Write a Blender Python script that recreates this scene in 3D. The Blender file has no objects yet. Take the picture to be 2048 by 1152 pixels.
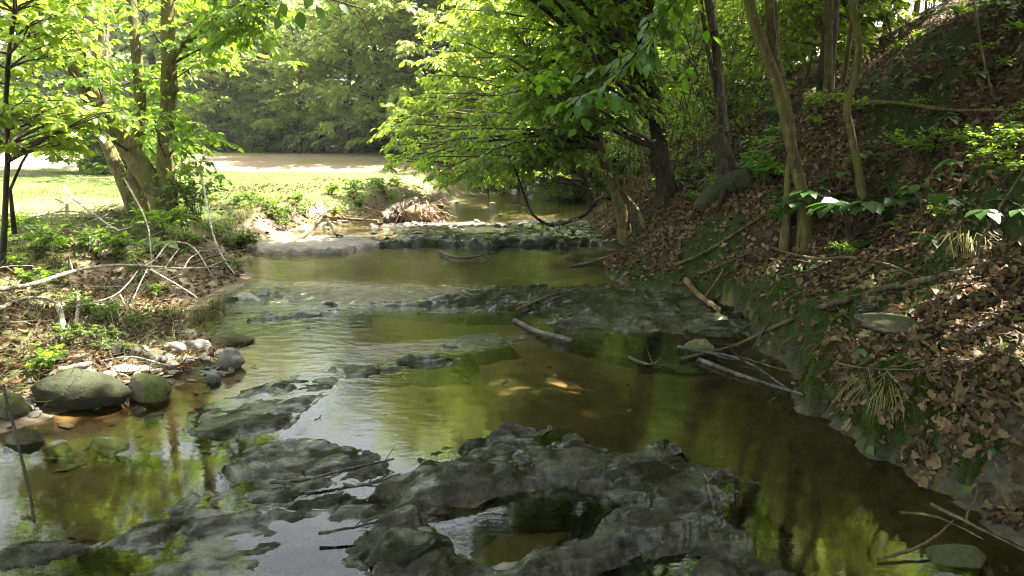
import bpy, math, random
import numpy as np
from mathutils import Vector, noise as mnoise

SC = bpy.context.scene
COL = SC.collection
R = np.random.default_rng(7)
random.seed(7)
rad = math.radians

# ------------------------------------------------------------------ camera, sky, sun, exposure
CAM_H, PITCH, FPX = 1.5, rad(11.2), 1450.0          # focal length in pixels of the 2048 wide photograph
cam_data = bpy.data.cameras.new('camera')
cam = bpy.data.objects.new('camera', cam_data)
COL.objects.link(cam)
cam.location = (0, 0, CAM_H)
cam.rotation_euler = (math.pi / 2 - PITCH, 0, 0)
cam_data.sensor_width = 36
cam_data.lens = FPX / 2048 * 36
cam_data.clip_start, cam_data.clip_end = 0.05, 1000
SC.camera = cam

SUN_EL, SUN_AZ = rad(58), math.atan2(0.92, 0.28)     # azimuth from +Y towards +X: over the hill on the right
sun_dir = Vector((math.sin(SUN_AZ) * math.cos(SUN_EL), math.cos(SUN_AZ) * math.cos(SUN_EL), math.sin(SUN_EL)))
world = bpy.data.worlds.new('World')
SC.world = world
world.use_nodes = True
wn = world.node_tree
bg = wn.nodes['Background']
sky = wn.nodes.new('ShaderNodeTexSky')
sky.sky_type = 'NISHITA'
sky.sun_disc = False
sky.sun_elevation = SUN_EL
sky.sun_rotation = SUN_AZ
sky.air_density, sky.dust_density, sky.ozone_density = 1.0, 3.0, 1.0
hs = wn.nodes.new('ShaderNodeHueSaturation')          # a hazy, whitish summer sky
hs.inputs['Saturation'].default_value = .42
tint = wn.nodes.new('ShaderNodeMix'); tint.data_type, tint.blend_type = 'RGBA', 'MULTIPLY'
tint.inputs[0].default_value = 1; tint.inputs[7].default_value = (1.0, .985, .90, 1)
wn.links.new(sky.outputs[0], hs.inputs['Color']); wn.links.new(hs.outputs[0], tint.inputs[6]); wn.links.new(tint.outputs[2], bg.inputs[0])
bg.inputs[1].default_value = 0.105
sun_data = bpy.data.lights.new('sun', 'SUN')
sun_data.energy, sun_data.angle, sun_data.color = 5.0, rad(0.5), (1.0, 0.94, 0.82)
sun = bpy.data.objects.new('sun', sun_data)
COL.objects.link(sun)
sun.rotation_euler = sun_dir.to_track_quat('Z', 'Y').to_euler()
vs = SC.view_settings
vs.view_transform, vs.look, vs.gamma, vs.use_curve_mapping = 'Standard', 'None', 1.0, False
vs.exposure = 3.55
SC.render.engine = 'CYCLES'
cy = SC.cycles
cy.use_denoising = True
cy.max_bounces, cy.diffuse_bounces, cy.glossy_bounces = 8, 4, 4
cy.transmission_bounces, cy.transparent_max_bounces = 6, 8
cy.caustics_reflective = cy.caustics_refractive = False
cy.sample_clamp_indirect = 6
cy.filter_width = 1.1

# ------------------------------------------------------------------ helpers: pixels of the photograph to the place
SP, CP = math.sin(PITCH), math.cos(PITCH)
def ray(px, py):
    a, b = (np.asarray(px, float) - 1024) / FPX, (576 - np.asarray(py, float)) / FPX
    return np.stack([a, CP + b * SP, -SP + b * CP], -1)
def W(px, py, z=0.0):                                # point of a level plane
    d = ray(px, py)
    t = (z - CAM_H) / d[..., 2]
    return np.array([0, 0, CAM_H]) + d * t[..., None]
def D(px, py, Y):                                    # point at a distance ahead
    d = ray(px, py)
    return np.array([0, 0, CAM_H]) + d * (np.asarray(Y) / d[..., 1])[..., None]
def nrm(v):
    return v / np.maximum(np.linalg.norm(v, axis=-1, keepdims=True), 1e-9)
def sstep(a, b, x):
    t = np.clip((x - a) / (b - a), 0, 1)
    return t * t * (3 - 2 * t)

# ------------------------------------------------------------------ helpers: noise
def _h(ix, iy, s):
    n = (ix * 374761393 + iy * 668265263 + s * 974634777) & 0xFFFFFFFF
    n = ((n ^ (n >> 13)) * 1274126177) & 0xFFFFFFFF
    return ((n ^ (n >> 16)) & 0xFFFF) / 65535.0 * 2 - 1
def vn(x, y, s=0):
    x, y = np.asarray(x, float), np.asarray(y, float)
    ix, iy = np.floor(x).astype(np.int64), np.floor(y).astype(np.int64)
    fx, fy = x - ix, y - iy
    ux, uy = fx * fx * fx * (fx * (fx * 6 - 15) + 10), fy * fy * fy * (fy * (fy * 6 - 15) + 10)
    a, b, c, d = _h(ix, iy, s), _h(ix + 1, iy, s), _h(ix, iy + 1, s), _h(ix + 1, iy + 1, s)
    return (a + (b - a) * ux) * (1 - uy) + (c + (d - c) * ux) * uy
def fbm(x, y, s=0, o=4, g=0.5):
    r, a = 0, 1.0
    for i in range(o):
        r = r + a * vn(x, y, s + i * 17)
        x, y, a = x * 2.03 + 3.1, y * 2.03 - 1.7, a * g
    return r

# ------------------------------------------------------------------ helpers: meshes
def make_mesh(name, V, F, col=None, smooth=True):
    """V (n,3); F one (m,3|4) array or a list of them."""
    me = bpy.data.meshes.new(name)
    if not isinstance(F, (list, tuple)):
        F = [F]
    F = [np.asarray(f, np.int32) for f in F if len(f)]
    me.vertices.add(len(V))
    me.vertices.foreach_set('co', np.asarray(V, np.float32).ravel())
    loops = np.concatenate([f.ravel() for f in F])
    sizes = np.concatenate([np.full(len(f), f.shape[1], np.int32) for f in F])
    me.loops.add(len(loops))
    me.loops.foreach_set('vertex_index', loops)
    me.polygons.add(len(sizes))
    st = np.concatenate([[0], np.cumsum(sizes)[:-1]]).astype(np.int32)
    me.polygons.foreach_set('loop_start', st)
    me.polygons.foreach_set('loop_total', sizes)
    me.polygons.foreach_set('use_smooth', np.full(len(sizes), smooth))
    if col is not None:
        ca = me.color_attributes.new('Col', 'FLOAT_COLOR', 'POINT')
        c4 = np.ones((len(V), 4), np.float32)
        c4[:, :3] = col
        ca.data.foreach_set('color', c4.ravel())
    me.update(calc_edges=True)
    return me
class MB:                                            # collects pieces of ONE mesh
    def __init__(s): s.V, s.T, s.Q, s.n = [], [], [], 0
    def add(s, V, F):
        V = np.asarray(V, float).reshape(-1, 3)
        for f in (F if isinstance(F, list) else [F]):
            f = np.asarray(f)
            (s.T if f.shape[1] == 3 else s.Q).append(f + s.n)
        s.V.append(V); s.n += len(V)
        return s
    def mesh(s, name, off=(0, 0, 0), smooth=True):
        V = np.concatenate(s.V) - np.asarray(off)
        return make_mesh(name, V, [np.concatenate(x) for x in (s.T, s.Q) if x], smooth=smooth)
def link(name, data, mat=None, parent=None, loc=None, kind=None):
    o = bpy.data.objects.new(name, data)
    COL.objects.link(o)
    if mat is not None and not data.materials:
        data.materials.append(mat)
    if parent is not None: o.parent = parent
    if loc is not None: o.location = loc
    if kind: o['kind'] = kind
    return o
def tag(o, label, cat, group=None, kind=None):
    o['label'], o['category'] = label, cat
    if group: o['group'] = group
    if kind: o['kind'] = kind
    return o
def empty(name, loc, label, cat, group=None):
    o = bpy.data.objects.new(name, None)
    o.empty_display_size = 0.1
    COL.objects.link(o)
    o.location = loc
    return tag(o, label, cat, group)
def copy_thing(o, loc, rz=0, sc=1.0, tilt=(0, 0), label=None, group=None):
    c = o.copy(); COL.objects.link(c)
    c.location = loc; c.rotation_euler = (tilt[0], tilt[1], rz)
    c.scale = (sc, sc, sc) if np.isscalar(sc) else sc
    if label: c['label'] = label
    if group: c['group'] = group
    for ch in o.children:
        d = ch.copy(); COL.objects.link(d); d.parent = c
        for g in ch.children:
            e = g.copy(); COL.objects.link(e); e.parent = d
    return c
def catmull(P, n):
    P = np.asarray(P, float)
    Q = np.vstack([2 * P[0] - P[1], P, 2 * P[-1] - P[-2]])
    t = np.linspace(0, len(P) - 1 - 1e-6, n)
    i = t.astype(int); f = (t - i)[:, None]
    a, b, c, d = Q[i], Q[i + 1], Q[i + 2], Q[i + 3]
    return 0.5 * (2 * b + (c - a) * f + (2 * a - 5 * b + 4 * c - d) * f ** 2 + (3 * b - a - 3 * c + d) * f ** 3)
def tubes(P, Rr, sides=5, cap=False):
    """P (m,n,3) paths, Rr (m,n) radii -> V, [faces]"""
    P = np.asarray(P, float); Rr = np.asarray(Rr, float)
    if P.ndim == 2: P, Rr = P[None], Rr[None]
    m, n, _ = P.shape
    T = nrm(np.gradient(P, axis=1))
    avg = nrm(P[:, -1] - P[:, 0])
    ref = np.where(np.abs(avg[:, 2:3]) > 0.8, np.array([[1.0, 0, 0]]), np.array([[0, 0, 1.0]]))
    U = nrm(np.cross(T, ref[:, None, :])); Vv = np.cross(T, U)
    a = np.arange(sides) / sides * 2 * np.pi
    ring = U[:, :, None, :] * np.cos(a)[None, None, :, None] + Vv[:, :, None, :] * np.sin(a)[None, None, :, None]
    rr = Rr[..., None, None] if Rr.ndim == 2 else Rr[..., None]
    V = (P[:, :, None, :] + ring * rr).reshape(-1, 3)
    idx = np.arange(m * n * sides).reshape(m, n, sides)
    q = np.stack([idx[:, :-1], np.roll(idx, -1, 2)[:, :-1], np.roll(idx, -1, 2)[:, 1:], idx[:, 1:]], -1).reshape(-1, 4)
    F = [q]
    if cap:
        c0 = len(V)
        V = np.vstack([V, P[:, 0], P[:, -1]])
        b = idx[:, 0]; e = idx[:, -1]
        i0 = (c0 + np.arange(m))[:, None]; i1 = (c0 + m + np.arange(m))[:, None]
        F.append(np.stack([np.broadcast_to(i0, b.shape), np.roll(b, -1, 1), b], -1).reshape(-1, 3))
        F.append(np.stack([np.broadcast_to(i1, e.shape), e, np.roll(e, -1, 1)], -1).reshape(-1, 3))
    return V, F

# leaf shapes: (along, side, up), folded on the midrib
LEAF2 = (np.array([(0, 0, 0), (.42, -.3, .06), (1, 0, -.06), (.42, .3, .06)]), np.array([(0, 1, 2), (0, 2, 3)]))
LEAF4 = (np.array([(0, 0, 0), (.28, -.27, .05), (.66, -.24, .03), (1, 0, -.12), (.66, .24, .03), (.28, .27, .05)]),
         np.array([(0, 1, 2, 3), (0, 3, 4, 5)]))
LEAF8 = (np.array([(0, 0, 0), (.22, -.24, .04), (.5, -.31, .05), (.8, -.16, -.03), (1, 0, -.14), (.8, .16, -.03), (.5, .31, .05), (.22, .24, .04),
                   (.22, 0, 0), (.5, 0, 0), (.8, 0, -.07)]),
         [np.array([(0, 1, 8), (0, 8, 7), (3, 4, 10), (10, 4, 5)]), np.array([(8, 1, 2, 9), (7, 8, 9, 6), (9, 2, 3, 10), (6, 9, 10, 5)])])
def leaves(P, d, up, size, shape=LEAF2, aspect=1.0):
    tv, tf = shape
    d = nrm(d); s = nrm(np.cross(d, up)); u = np.cross(s, d)
    size = np.broadcast_to(np.asarray(size, float), (len(P),))
    L = tv[None] * size[:, None, None] * np.array([1, aspect, 1])
    V = P[:, None, :] + L[..., 0:1] * d[:, None] + L[..., 1:2] * s[:, None] + L[..., 2:3] * u[:, None]
    k = len(tv); off = (np.arange(len(P)) * k)[:, None, None]
    fs = tf if isinstance(tf, list) else [tf]
    return V.reshape(-1, 3), [(f[None] + off).reshape(-1, f.shape[1]) for f in fs]

# ------------------------------------------------------------------ materials
def mat(name):
    m = bpy.data.materials.new(name); m.use_nodes = True
    nt = m.node_tree; nt.nodes.clear()
    out = nt.nodes.new('ShaderNodeOutputMaterial')
    return m, nt, out
class NT:
    def __init__(s, nt): s.nt = nt
    def n(s, t, ins=None, **kw):
        x = s.nt.nodes.new(t)
        for k, v in kw.items(): setattr(x, k, v)
        for k, v in (ins or {}).items():
            if hasattr(v, 'node') or isinstance(v, bpy.types.NodeSocket): s.nt.links.new(v, x.inputs[k])
            else: x.inputs[k].default_value = v
        return x
    def noise(s, vec, scale, detail=4, rough=.55):
        return s.n('ShaderNodeTexNoise', {'Vector': vec, 'Scale': scale, 'Detail': detail, 'Roughness': rough}).outputs[0]
    def ramp(s, fac, stops):
        x = s.n('ShaderNodeValToRGB', {0: fac})
        e = x.color_ramp.elements
        while len(e) > 1: e.remove(e[0])
        e[0].position, e[0].color = stops[0][0], (*stops[0][1], 1)
        for p, c in stops[1:]:
            q = e.new(p); q.color = (*c, 1)
        return x.outputs[0]
    def mixc(s, fac, a, b, mode='MIX'):
        x = s.n('ShaderNodeMix', data_type='RGBA', blend_type=mode)
        for sock, v in ((x.inputs[0], fac), (x.inputs[6], a), (x.inputs[7], b)):
            if isinstance(v, bpy.types.NodeSocket): s.nt.links.new(v, sock)
            else: sock.default_value = v if np.isscalar(v) else (*v, 1)
        return x.outputs[2]
    def math(s, op, a, b=0.0):
        x = s.n('ShaderNodeMath', {0: a, 1: b}, operation=op)
        return x.outputs[0]
    def bump(s, h, strength, dist, normal=None):
        ins = {'Height': h, 'Strength': strength, 'Distance': dist}
        if normal is not None: ins['Normal'] = normal
        return s.n('ShaderNodeBump', ins).outputs[0]
def v3(*c): return c

def leaf_mat(name, dark, light, trans, tfac=.42, rough=.42, spec=.4):
    m, nt, out = mat(name); N = NT(nt)
    geo = N.n('ShaderNodeNewGeometry')
    tc = N.n('ShaderNodeTexCoord')
    rnd = geo.outputs['Random Per Island']
    c = N.ramp(rnd, [(0, dark), (.8, light), (1, tuple(min(1, x * 1.25) for x in light))])
    big = N.noise(tc.outputs['Object'], .9, 2)
    c = N.mixc(N.ramp(big, [(.35, (0, 0, 0)), (.65, (1, 1, 1))]), c, tuple(x * .75 for x in light))
    p = N.n('ShaderNodeBsdfPrincipled', {'Base Color': c, 'Roughness': rough, 'Specular IOR Level': spec})
    tcol = N.mixc(rnd, tuple(x * .75 for x in trans), trans)
    t = N.n('ShaderNodeBsdfTranslucent', {'Color': tcol})
    mx = N.n('ShaderNodeMixShader', {0: tfac, 1: p.outputs[0], 2: t.outputs[0]})
    nt.links.new(mx.outputs[0], out.inputs[0])
    return m
M = {}
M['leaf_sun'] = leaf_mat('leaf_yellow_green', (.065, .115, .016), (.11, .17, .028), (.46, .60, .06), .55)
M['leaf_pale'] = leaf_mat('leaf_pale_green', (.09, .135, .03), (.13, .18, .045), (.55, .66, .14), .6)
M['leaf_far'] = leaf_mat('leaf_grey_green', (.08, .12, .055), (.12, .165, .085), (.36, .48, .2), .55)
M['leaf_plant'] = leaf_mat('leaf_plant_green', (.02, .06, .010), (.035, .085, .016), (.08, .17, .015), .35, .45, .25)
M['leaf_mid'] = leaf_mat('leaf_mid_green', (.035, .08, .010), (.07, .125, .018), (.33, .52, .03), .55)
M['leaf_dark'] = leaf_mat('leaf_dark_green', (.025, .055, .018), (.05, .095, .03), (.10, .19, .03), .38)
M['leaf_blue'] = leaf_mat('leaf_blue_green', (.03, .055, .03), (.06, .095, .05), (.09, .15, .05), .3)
M['leaf_broad'] = leaf_mat('leaf_broad_green', (.03, .08, .012), (.05, .115, .018), (.22, .42, .02), .45, .42, .3)
M['weed'] = leaf_mat('weed_green', (.05, .09, .018), (.10, .15, .03), (.22, .32, .04), .4)
M['grass'] = leaf_mat('grass_green', (.045, .08, .012), (.09, .12, .026), (.15, .21, .03), .3, .6, .2)
M['moss'] = leaf_mat('moss_green', (.020, .042, .004), (.05, .082, .008), (.12, .20, .015), .25, .8, .1)
M['sedge'] = leaf_mat('sedge_olive', (.025, .03, .008), (.06, .06, .018), (.07, .08, .015), .25, .7, .1)
M['dry_grass'] = leaf_mat('dry_grass', (.16, .15, .05), (.30, .27, .12), (.25, .24, .08), .3, .6, .2)

def litter_mat():
    m, nt, out = mat('dead_leaf'); N = NT(nt)
    geo = N.n('ShaderNodeNewGeometry'); tc = N.n('ShaderNodeTexCoord'); oi = N.n('ShaderNodeObjectInfo')
    r = N.math('FRACT', N.math('ADD', geo.outputs['Random Per Island'], oi.outputs['Random']))
    c = N.ramp(r, [(0, (.022, .015, .007)), (.3, (.05, .033, .015)), (.6, (.078, .053, .022)), (.85, (.125, .086, .038)), (1, (.22, .16, .08))])
    spots = N.noise(tc.outputs['Object'], 40, 3)
    c = N.mixc(N.ramp(spots, [(.4, (0, 0, 0)), (.7, (1, 1, 1))]), c, (.07, .04, .022))
    c = N.mixc(.5, c, N.ramp(r, [(0, (.020, .014, .006)), (.5, (.07, .047, .020)), (1, (.20, .145, .075))]))
    p = N.n('ShaderNodeBsdfPrincipled', {'Base Color': c, 'Roughness': .6, 'Specular IOR Level': .25})
    t = N.n('ShaderNodeBsdfTranslucent', {'Color': N.mixc(.5, c, (.25, .12, .04))})
    mx = N.n('ShaderNodeMixShader', {0: .15, 1: p.outputs[0], 2: t.outputs[0]})
    nt.links.new(mx.outputs[0], out.inputs[0])
    return m
M['litter'] = litter_mat()

def bark_mat(name, c1, c2, moss=None, mfac=.5, scale=30, dist=.01):
    m, nt, out = mat(name); N = NT(nt)
    tc = N.n('ShaderNodeTexCoord'); geo = N.n('ShaderNodeNewGeometry')
    mp = N.n('ShaderNodeMapping', {'Vector': geo.outputs['Position'], 'Scale': (1, 1, .25)})
    n1 = N.noise(mp.outputs[0], scale, 6, .65)
    mp2 = N.n('ShaderNodeMapping', {'Vector': geo.outputs['Position'], 'Scale': (1, 1, .5)})
    n3 = N.noise(mp2.outputs[0], 9, 5, .7)
    c = N.ramp(N.math('ADD', N.math('MULTIPLY', n1, .5), N.math('MULTIPLY', n3, .5)), [(.36, tuple(x * .45 for x in c1)), (.48, c1), (.62, c2)])
    if moss:
        n2 = N.noise(geo.outputs['Position'], 3.5, 4)
        lo = .62 - mfac * .4
        c = N.mixc(N.ramp(n2, [(lo, (0, 0, 0)), (lo + .2, (1, 1, 1))]), c, moss)
    lich = N.noise(geo.outputs['Position'], 14, 3)
    c = N.mixc(N.ramp(lich, [(.6, (0, 0, 0)), (.7, (.5, .5, .5))]), c, tuple(min(1, x * 1.7) for x in c2))
    p = N.n('ShaderNodeBsdfPrincipled', {'Base Color': c, 'Roughness': .85, 'Specular IOR Level': .2, 'Normal': N.bump(N.math('ADD', n1, n3), 1.0, dist * 1.6)})
    nt.links.new(p.outputs[0], out.inputs[0])
    return m
M['bark_dark'] = bark_mat('bark_dark', (.02, .016, .011), (.06, .046, .031), (.035, .038, .012), .3)
M['bark_mossy'] = bark_mat('bark_mossy', (.065, .054, .023), (.155, .128, .055), (.095, .09, .022), .5)
M['bark_grey'] = bark_mat('bark_grey', (.07, .055, .04), (.2, .165, .125), None, .5, 24, .02)
M['twig'] = bark_mat('twig_bark', (.045, .034, .022), (.10, .08, .05))
M['dead_pale'] = bark_mat('weathered_wood', (.2, .17, .13), (.46, .41, .34), None, .5, 40, .004)
M['dead_brown'] = bark_mat('rotten_wood', (.10, .062, .032), (.26, .17, .085), None, .5, 40, .004)
M['dead_green'] = bark_mat('mossy_stick_bark', (.05, .04, .023), (.14, .115, .068), (.065, .065, .02), .4, 40, .004)
M['dead_wet'] = bark_mat('wet_wood', (.03, .027, .022), (.12, .11, .095), None, .5, 40, .004)
M['dead_wet'].node_tree.nodes['Principled BSDF'].inputs['Roughness'].default_value = .4
M['root'] = bark_mat('root_fibre', (.13, .08, .05), (.32, .22, .14), None, .5, 40, .004)

def rock_mat(name, stops, moss=None, mlo=.55, rough=(.08, .36), dist=.05, layered=True, mscale=4, coat=0):
    m, nt, out = mat(name); N = NT(nt)
    geo = N.n('ShaderNodeNewGeometry'); pos = geo.outputs['Position']
    if layered:
        mp0 = N.n('ShaderNodeMapping', {'Vector': pos, 'Scale': (1.0, 3.4, 6), 'Rotation': (0, 0, rad(-22))})
        n0 = N.math('ADD', N.math('MULTIPLY', N.noise(mp0.outputs[0], 1.6, 6, .65), .55), N.math('MULTIPLY', N.noise(pos, 2.6, 6, .62), .45))
    else: n0 = N.noise(pos, 2.6, 6, .62)
    c = N.ramp(n0, stops)
    n1 = N.noise(pos, 14, 6, .7)
    c = N.mixc(.35, c, N.ramp(n1, [(.3, tuple(x * .45 for x in stops[0][1])), (.7, tuple(min(1, x * 1.35) for x in stops[-1][1]))]))
    if moss:
        up = N.n('ShaderNodeSeparateXYZ', {0: geo.outputs['Normal']}).outputs[2]
        mm = N.math('ADD', N.noise(pos, mscale, 5, .6), N.math('MULTIPLY', up, .18))
        f = N.ramp(mm, [(mlo, (0, 0, 0)), (mlo + .12, (1, 1, 1))])
        mcol = N.ramp(N.noise(pos, 45, 3), [(.3, tuple(x * .5 for x in moss)), (.7, moss)])
        c = N.mixc(f, c, mcol)
        rg = N.mixc(f, N.ramp(n1, [(.3, (rough[0],) * 3), (.7, (rough[1],) * 3)]), (.9, .9, .9))
    else:
        rg = N.ramp(n1, [(.3, (rough[0],) * 3), (.7, (rough[1],) * 3)])
    h = N.math('ADD', n1, N.math('MULTIPLY', N.noise(pos, 70, 5, .75), .6))
    if layered:
        mp = N.n('ShaderNodeMapping', {'Vector': pos, 'Scale': (1.2, 5, 9), 'Rotation': (0, 0, rad(-22))})
        h = N.math('ADD', h, N.math('MULTIPLY', N.noise(mp.outputs[0], 4, 6, .6), 1.2))
    p = N.n('ShaderNodeBsdfPrincipled', {'Base Color': c, 'Roughness': rg, 'Specular IOR Level': .12 if coat else .5, 'Normal': N.bump(h, .8, dist)})
    if coat:                                         # a film of water
        p.inputs['Coat Weight'].default_value = coat; p.inputs['Coat Roughness'].default_value = .05; p.inputs['Coat IOR'].default_value = 1.33
        nt.links.new(N.bump(h, .22, dist * .4), p.inputs['Coat Normal'])
        wf = N.noise(pos, 5, 4, .6)
        nt.links.new(N.ramp(wf, [(.44, (.05, .05, .05)), (.56, (1, 1, 1))]), p.inputs['Coat Weight'])
    nt.links.new(p.outputs[0], out.inputs[0])
    return m
M['rock_wet'] = rock_mat('wet_bedrock', [(.40, (.009, .009, .007)), (.48, (.022, .022, .017)), (.55, (.05, .05, .038)), (.64, (.14, .13, .092))], (.024, .024, .006), .62, coat=.7)
M['rock_dark'] = rock_mat('dark_wet_rock', [(.38, (.009, .009, .007)), (.48, (.022, .021, .015)), (.6, (.06, .054, .036))], (.026, .03, .008), .54, coat=.6)
M['rock_pale'] = rock_mat('pale_stone', [(.3, (.07, .06, .045)), (.5, (.15, .13, .10)), (.7, (.25, .22, .18))], None, rough=(.55, .85), dist=.012, layered=False)
M['rock_grey'] = rock_mat('grey_stone', [(.3, (.09, .088, .08)), (.5, (.16, .155, .14)), (.7, (.26, .25, .22))], (.08, .085, .025), .68, rough=(.5, .8), dist=.012, layered=False)
M['rock_slate'] = rock_mat('wet_slate', [(.3, (.035, .037, .038)), (.5, (.07, .074, .075)), (.7, (.12, .125, .12))], None, rough=(.15, .4), dist=.008, layered=False)
M['rock_moss'] = rock_mat('moss_covered_stone', [(.3, (.05, .045, .035)), (.5, (.1, .09, .07)), (.7, (.2, .18, .14))], (.085, .10, .02), .46, rough=(.6, .9), dist=.02, layered=False)
M['rock_mossdark'] = rock_mat('dark_moss_stone', [(.3, (.025, .022, .015)), (.5, (.06, .055, .035)), (.7, (.15, .13, .085))], (.05, .056, .012), .52, rough=(.6, .9), dist=.02, layered=False)
M['rock_mossbank'] = rock_mat('moss_bank_rock', [(.3, (.02, .018, .012)), (.5, (.04, .034, .02)), (.7, (.08, .066, .04))], (.036, .042, .010), .36, rough=(.7, .95), dist=.05, layered=False)
M['rock_mud'] = rock_mat('muddy_flat_rock', [(.36, (.03, .024, .018)), (.5, (.09, .07, .054)), (.66, (.17, .138, .112))], None, rough=(.3, .6), dist=.015)

def ground_mat(name, rough=.9, spec=.2, amp=.02, sc=18):
    m, nt, out = mat(name); N = NT(nt)
    geo = N.n('ShaderNodeNewGeometry'); pos = geo.outputs['Position']
    ca = N.n('ShaderNodeVertexColor', layer_name='Col')
    n1 = N.noise(pos, sc, 7, .68)
    c = N.mixc(1.0, ca.outputs[0], N.ramp(n1, [(.28, (.35, .35, .33)), (.5, (.95, .95, .95)), (.72, (1.5, 1.5, 1.55))]), 'MULTIPLY')
    p = N.n('ShaderNodeBsdfPrincipled', {'Base Color': c, 'Roughness': rough, 'Specular IOR Level': spec, 'Normal': N.bump(n1, .8, amp)})
    nt.links.new(p.outputs[0], out.inputs[0])
    return m
M['soil'] = ground_mat('soil')
M['turf'] = ground_mat('turf', sc=9, amp=.03)
M['bed'] = ground_mat('creek_bed_silt', .7, .3, .02, 9)

def water_mat():
    m, nt, out = mat('creek_water'); N = NT(nt)
    geo = N.n('ShaderNodeNewGeometry'); pos = geo.outputs['Position']
    ca = N.n('ShaderNodeVertexColor', layer_name='Col')
    mp = N.n('ShaderNodeMapping', {'Vector': pos, 'Scale': (1, 1.7, 1), 'Rotation': (0, 0, rad(12))})
    w1 = N.noise(mp.outputs[0], 7, 3, .5)
    w2 = N.noise(mp.outputs[0], 26, 3, .55)
    h = N.math('ADD', N.math('MULTIPLY', w1, 1.0), N.math('MULTIPLY', w2, .35))
    st = N.n('ShaderNodeSeparateColor', {0: ca.outputs[0]}).outputs[0]
    nb = N.n('ShaderNodeBump', {'Height': h, 'Strength': st, 'Distance': .03}).outputs[0]
    fr = N.n('ShaderNodeFresnel', {'IOR': 1.33, 'Normal': nb})
    tr = N.n('ShaderNodeBsdfTransparent', {'Color': (.80, .77, .60, 1)})
    gl = N.n('ShaderNodeBsdfGlossy', {'Color': (1, 1, 1, 1), 'Roughness': .02, 'Normal': nb})
    mx = N.n('ShaderNodeMixShader', {0: fr.outputs[0], 1: tr.outputs[0], 2: gl.outputs[0]})
    nt.links.new(mx.outputs[0], out.inputs[0])
    return m
M['water'] = water_mat()

# ------------------------------------------------------------------ the ground as one height function
_ys = np.arange(-30, 140, .1)
def smooth_curve(pts, k=7):
    pts = np.array(pts)
    v = np.interp(_ys, pts[:, 0], pts[:, 1])
    ker = np.ones(k) / k
    return np.convolve(np.pad(v, k // 2, 'edge'), ker, 'valid')
_xl = smooth_curve([(-30, -4), (0, -5), (2.2, -4.2), (3.0, -3.1), (3.5, -2.75), (4.1, -2.35), (4.55, -1.95), (5.0, -1.9), (5.7, -2.6), (7, -2.85), (8, -3.0), (10, -3.6),
                    (12, -3.3), (14.5, -2.6), (17, -1.7), (20, -.4), (25, .6), (40, 2.5), (140, 8)])
_xr = smooth_curve([(-30, 2.6), (0, 2.4), (2.3, 2.05), (3.0, 1.85), (3.5, 1.75), (4.2, 1.72), (5.4, 1.85), (6.2, 2.1), (6.7, 2.05), (7.3, 1.35), (8, 1.05), (10, 1.35),
                    (12.2, 1.25), (14.8, 1.8), (18, 2.2), (25, 3.0), (40, 5.5), (140, 12)])
def xl(y): return np.interp(y, _ys, _xl)
def xr(y): return np.interp(y, _ys, _xr)
def wl(y): return .03 * sstep(6.7, 7.5, y) + .10 * sstep(10.95, 11.05, y) + .0025 * np.maximum(np.asarray(y) - 12, 0)
def sides(x, y):
    wig = .10 * fbm(x * 1.3, y * 1.3, 3, 3)
    return xl(y) - x + wig, x - xr(y) + wig * .8 + .05 * fbm(x * 5, y * 5, 7, 3) * (np.asarray(y) < 9)
def left_profile(s, y):
    far = sstep(7.0, 8.5, y) * (1 - sstep(16, 24, y))
    near = .16 * s * (s < 1) + (s >= 1) * .16 + .34 * sstep(.85, 2.05, s) + .06 * sstep(1.8, 3.5, s)
    steep = .10 * np.clip(s / .5, 0, 1) + .22 * sstep(.25, .75, s) + .12 * sstep(.8, 3, s)
    return near * (1 - far) + steep * far
def right_profile(s, y):
    led = .30 * (1 - sstep(6.3, 7.4, y)) * sstep(2.4, 3.4, y) + .05
    shelf = np.where(s < 1.0, .20 * s, .20)
    sl = .66 + .55 * (1 - sstep(3.5, 10, y))
    flat = .80 * (1 - sstep(6.0, 8.5, y)) + .2
    h = sl * np.maximum(s - flat, 0)
    h = h * sstep(0, .9, s - flat + .45)
    h = 13 * (1 - np.exp(-h / 13))
    return led * sstep(0, .14, s) + shelf + h
BX, BY = 3.05, 4.75                                    # the mossy bulge of the slope at the right edge
def H(x, y):
    x, y = np.asarray(x, float), np.asarray(y, float)
    sl, sr = sides(x, y)
    w = wl(y)
    d = np.minimum(-sl, -sr)
    dm = .10 + .20 * sstep(.2, 1.4, x) * (1 - sstep(6.5, 7.5, y)) + .05 * sstep(-1.2, 0, x)
    dm = np.where(y > 10, .07, dm)
    zc = w - dm * (1 - np.exp(-np.maximum(d, 0) / .35)) + .035 * fbm(x * 1.6, y * 1.6, 11, 4) * np.clip(d * 3, 0, 1)
    zl = w + left_profile(sl, y) + (.035 * fbm(x * 3.5, y * 3.5, 21, 4) + .06 * fbm(x * .9, y * .9, 25, 3)) * np.clip(sl * 1.5, 0, 1) * (1 - .6 * sstep(2, 3.5, sl))
    zl = zl + .20 * sstep(8, 20, y) * np.clip(sl - .5, 0, 1) + .26 * sstep(19, 27, y) * np.clip(sl - 2, 0, 1) + .010 * np.maximum(y - 26, 0) + .012 * np.maximum(-x - 8, 0)
    zr = w + right_profile(sr, y) + (.05 * fbm(x * 3, y * 3, 31, 4) + .17 * fbm(x * .8, y * .8, 35, 3)) * np.clip((sr - .3) * .8, 0, 1)
    zr = zr + .045 * fbm(x * 6, y * 6, 41, 3) * sstep(0, .08, sr) * (1 - sstep(.4, .9, sr)) + .22 * np.exp(-((x - BX) ** 2 + ((y - BY) * .8) ** 2) / .35)
    return np.where(sl > 0, zl, np.where(sr > 0, zr, zc))
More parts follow.
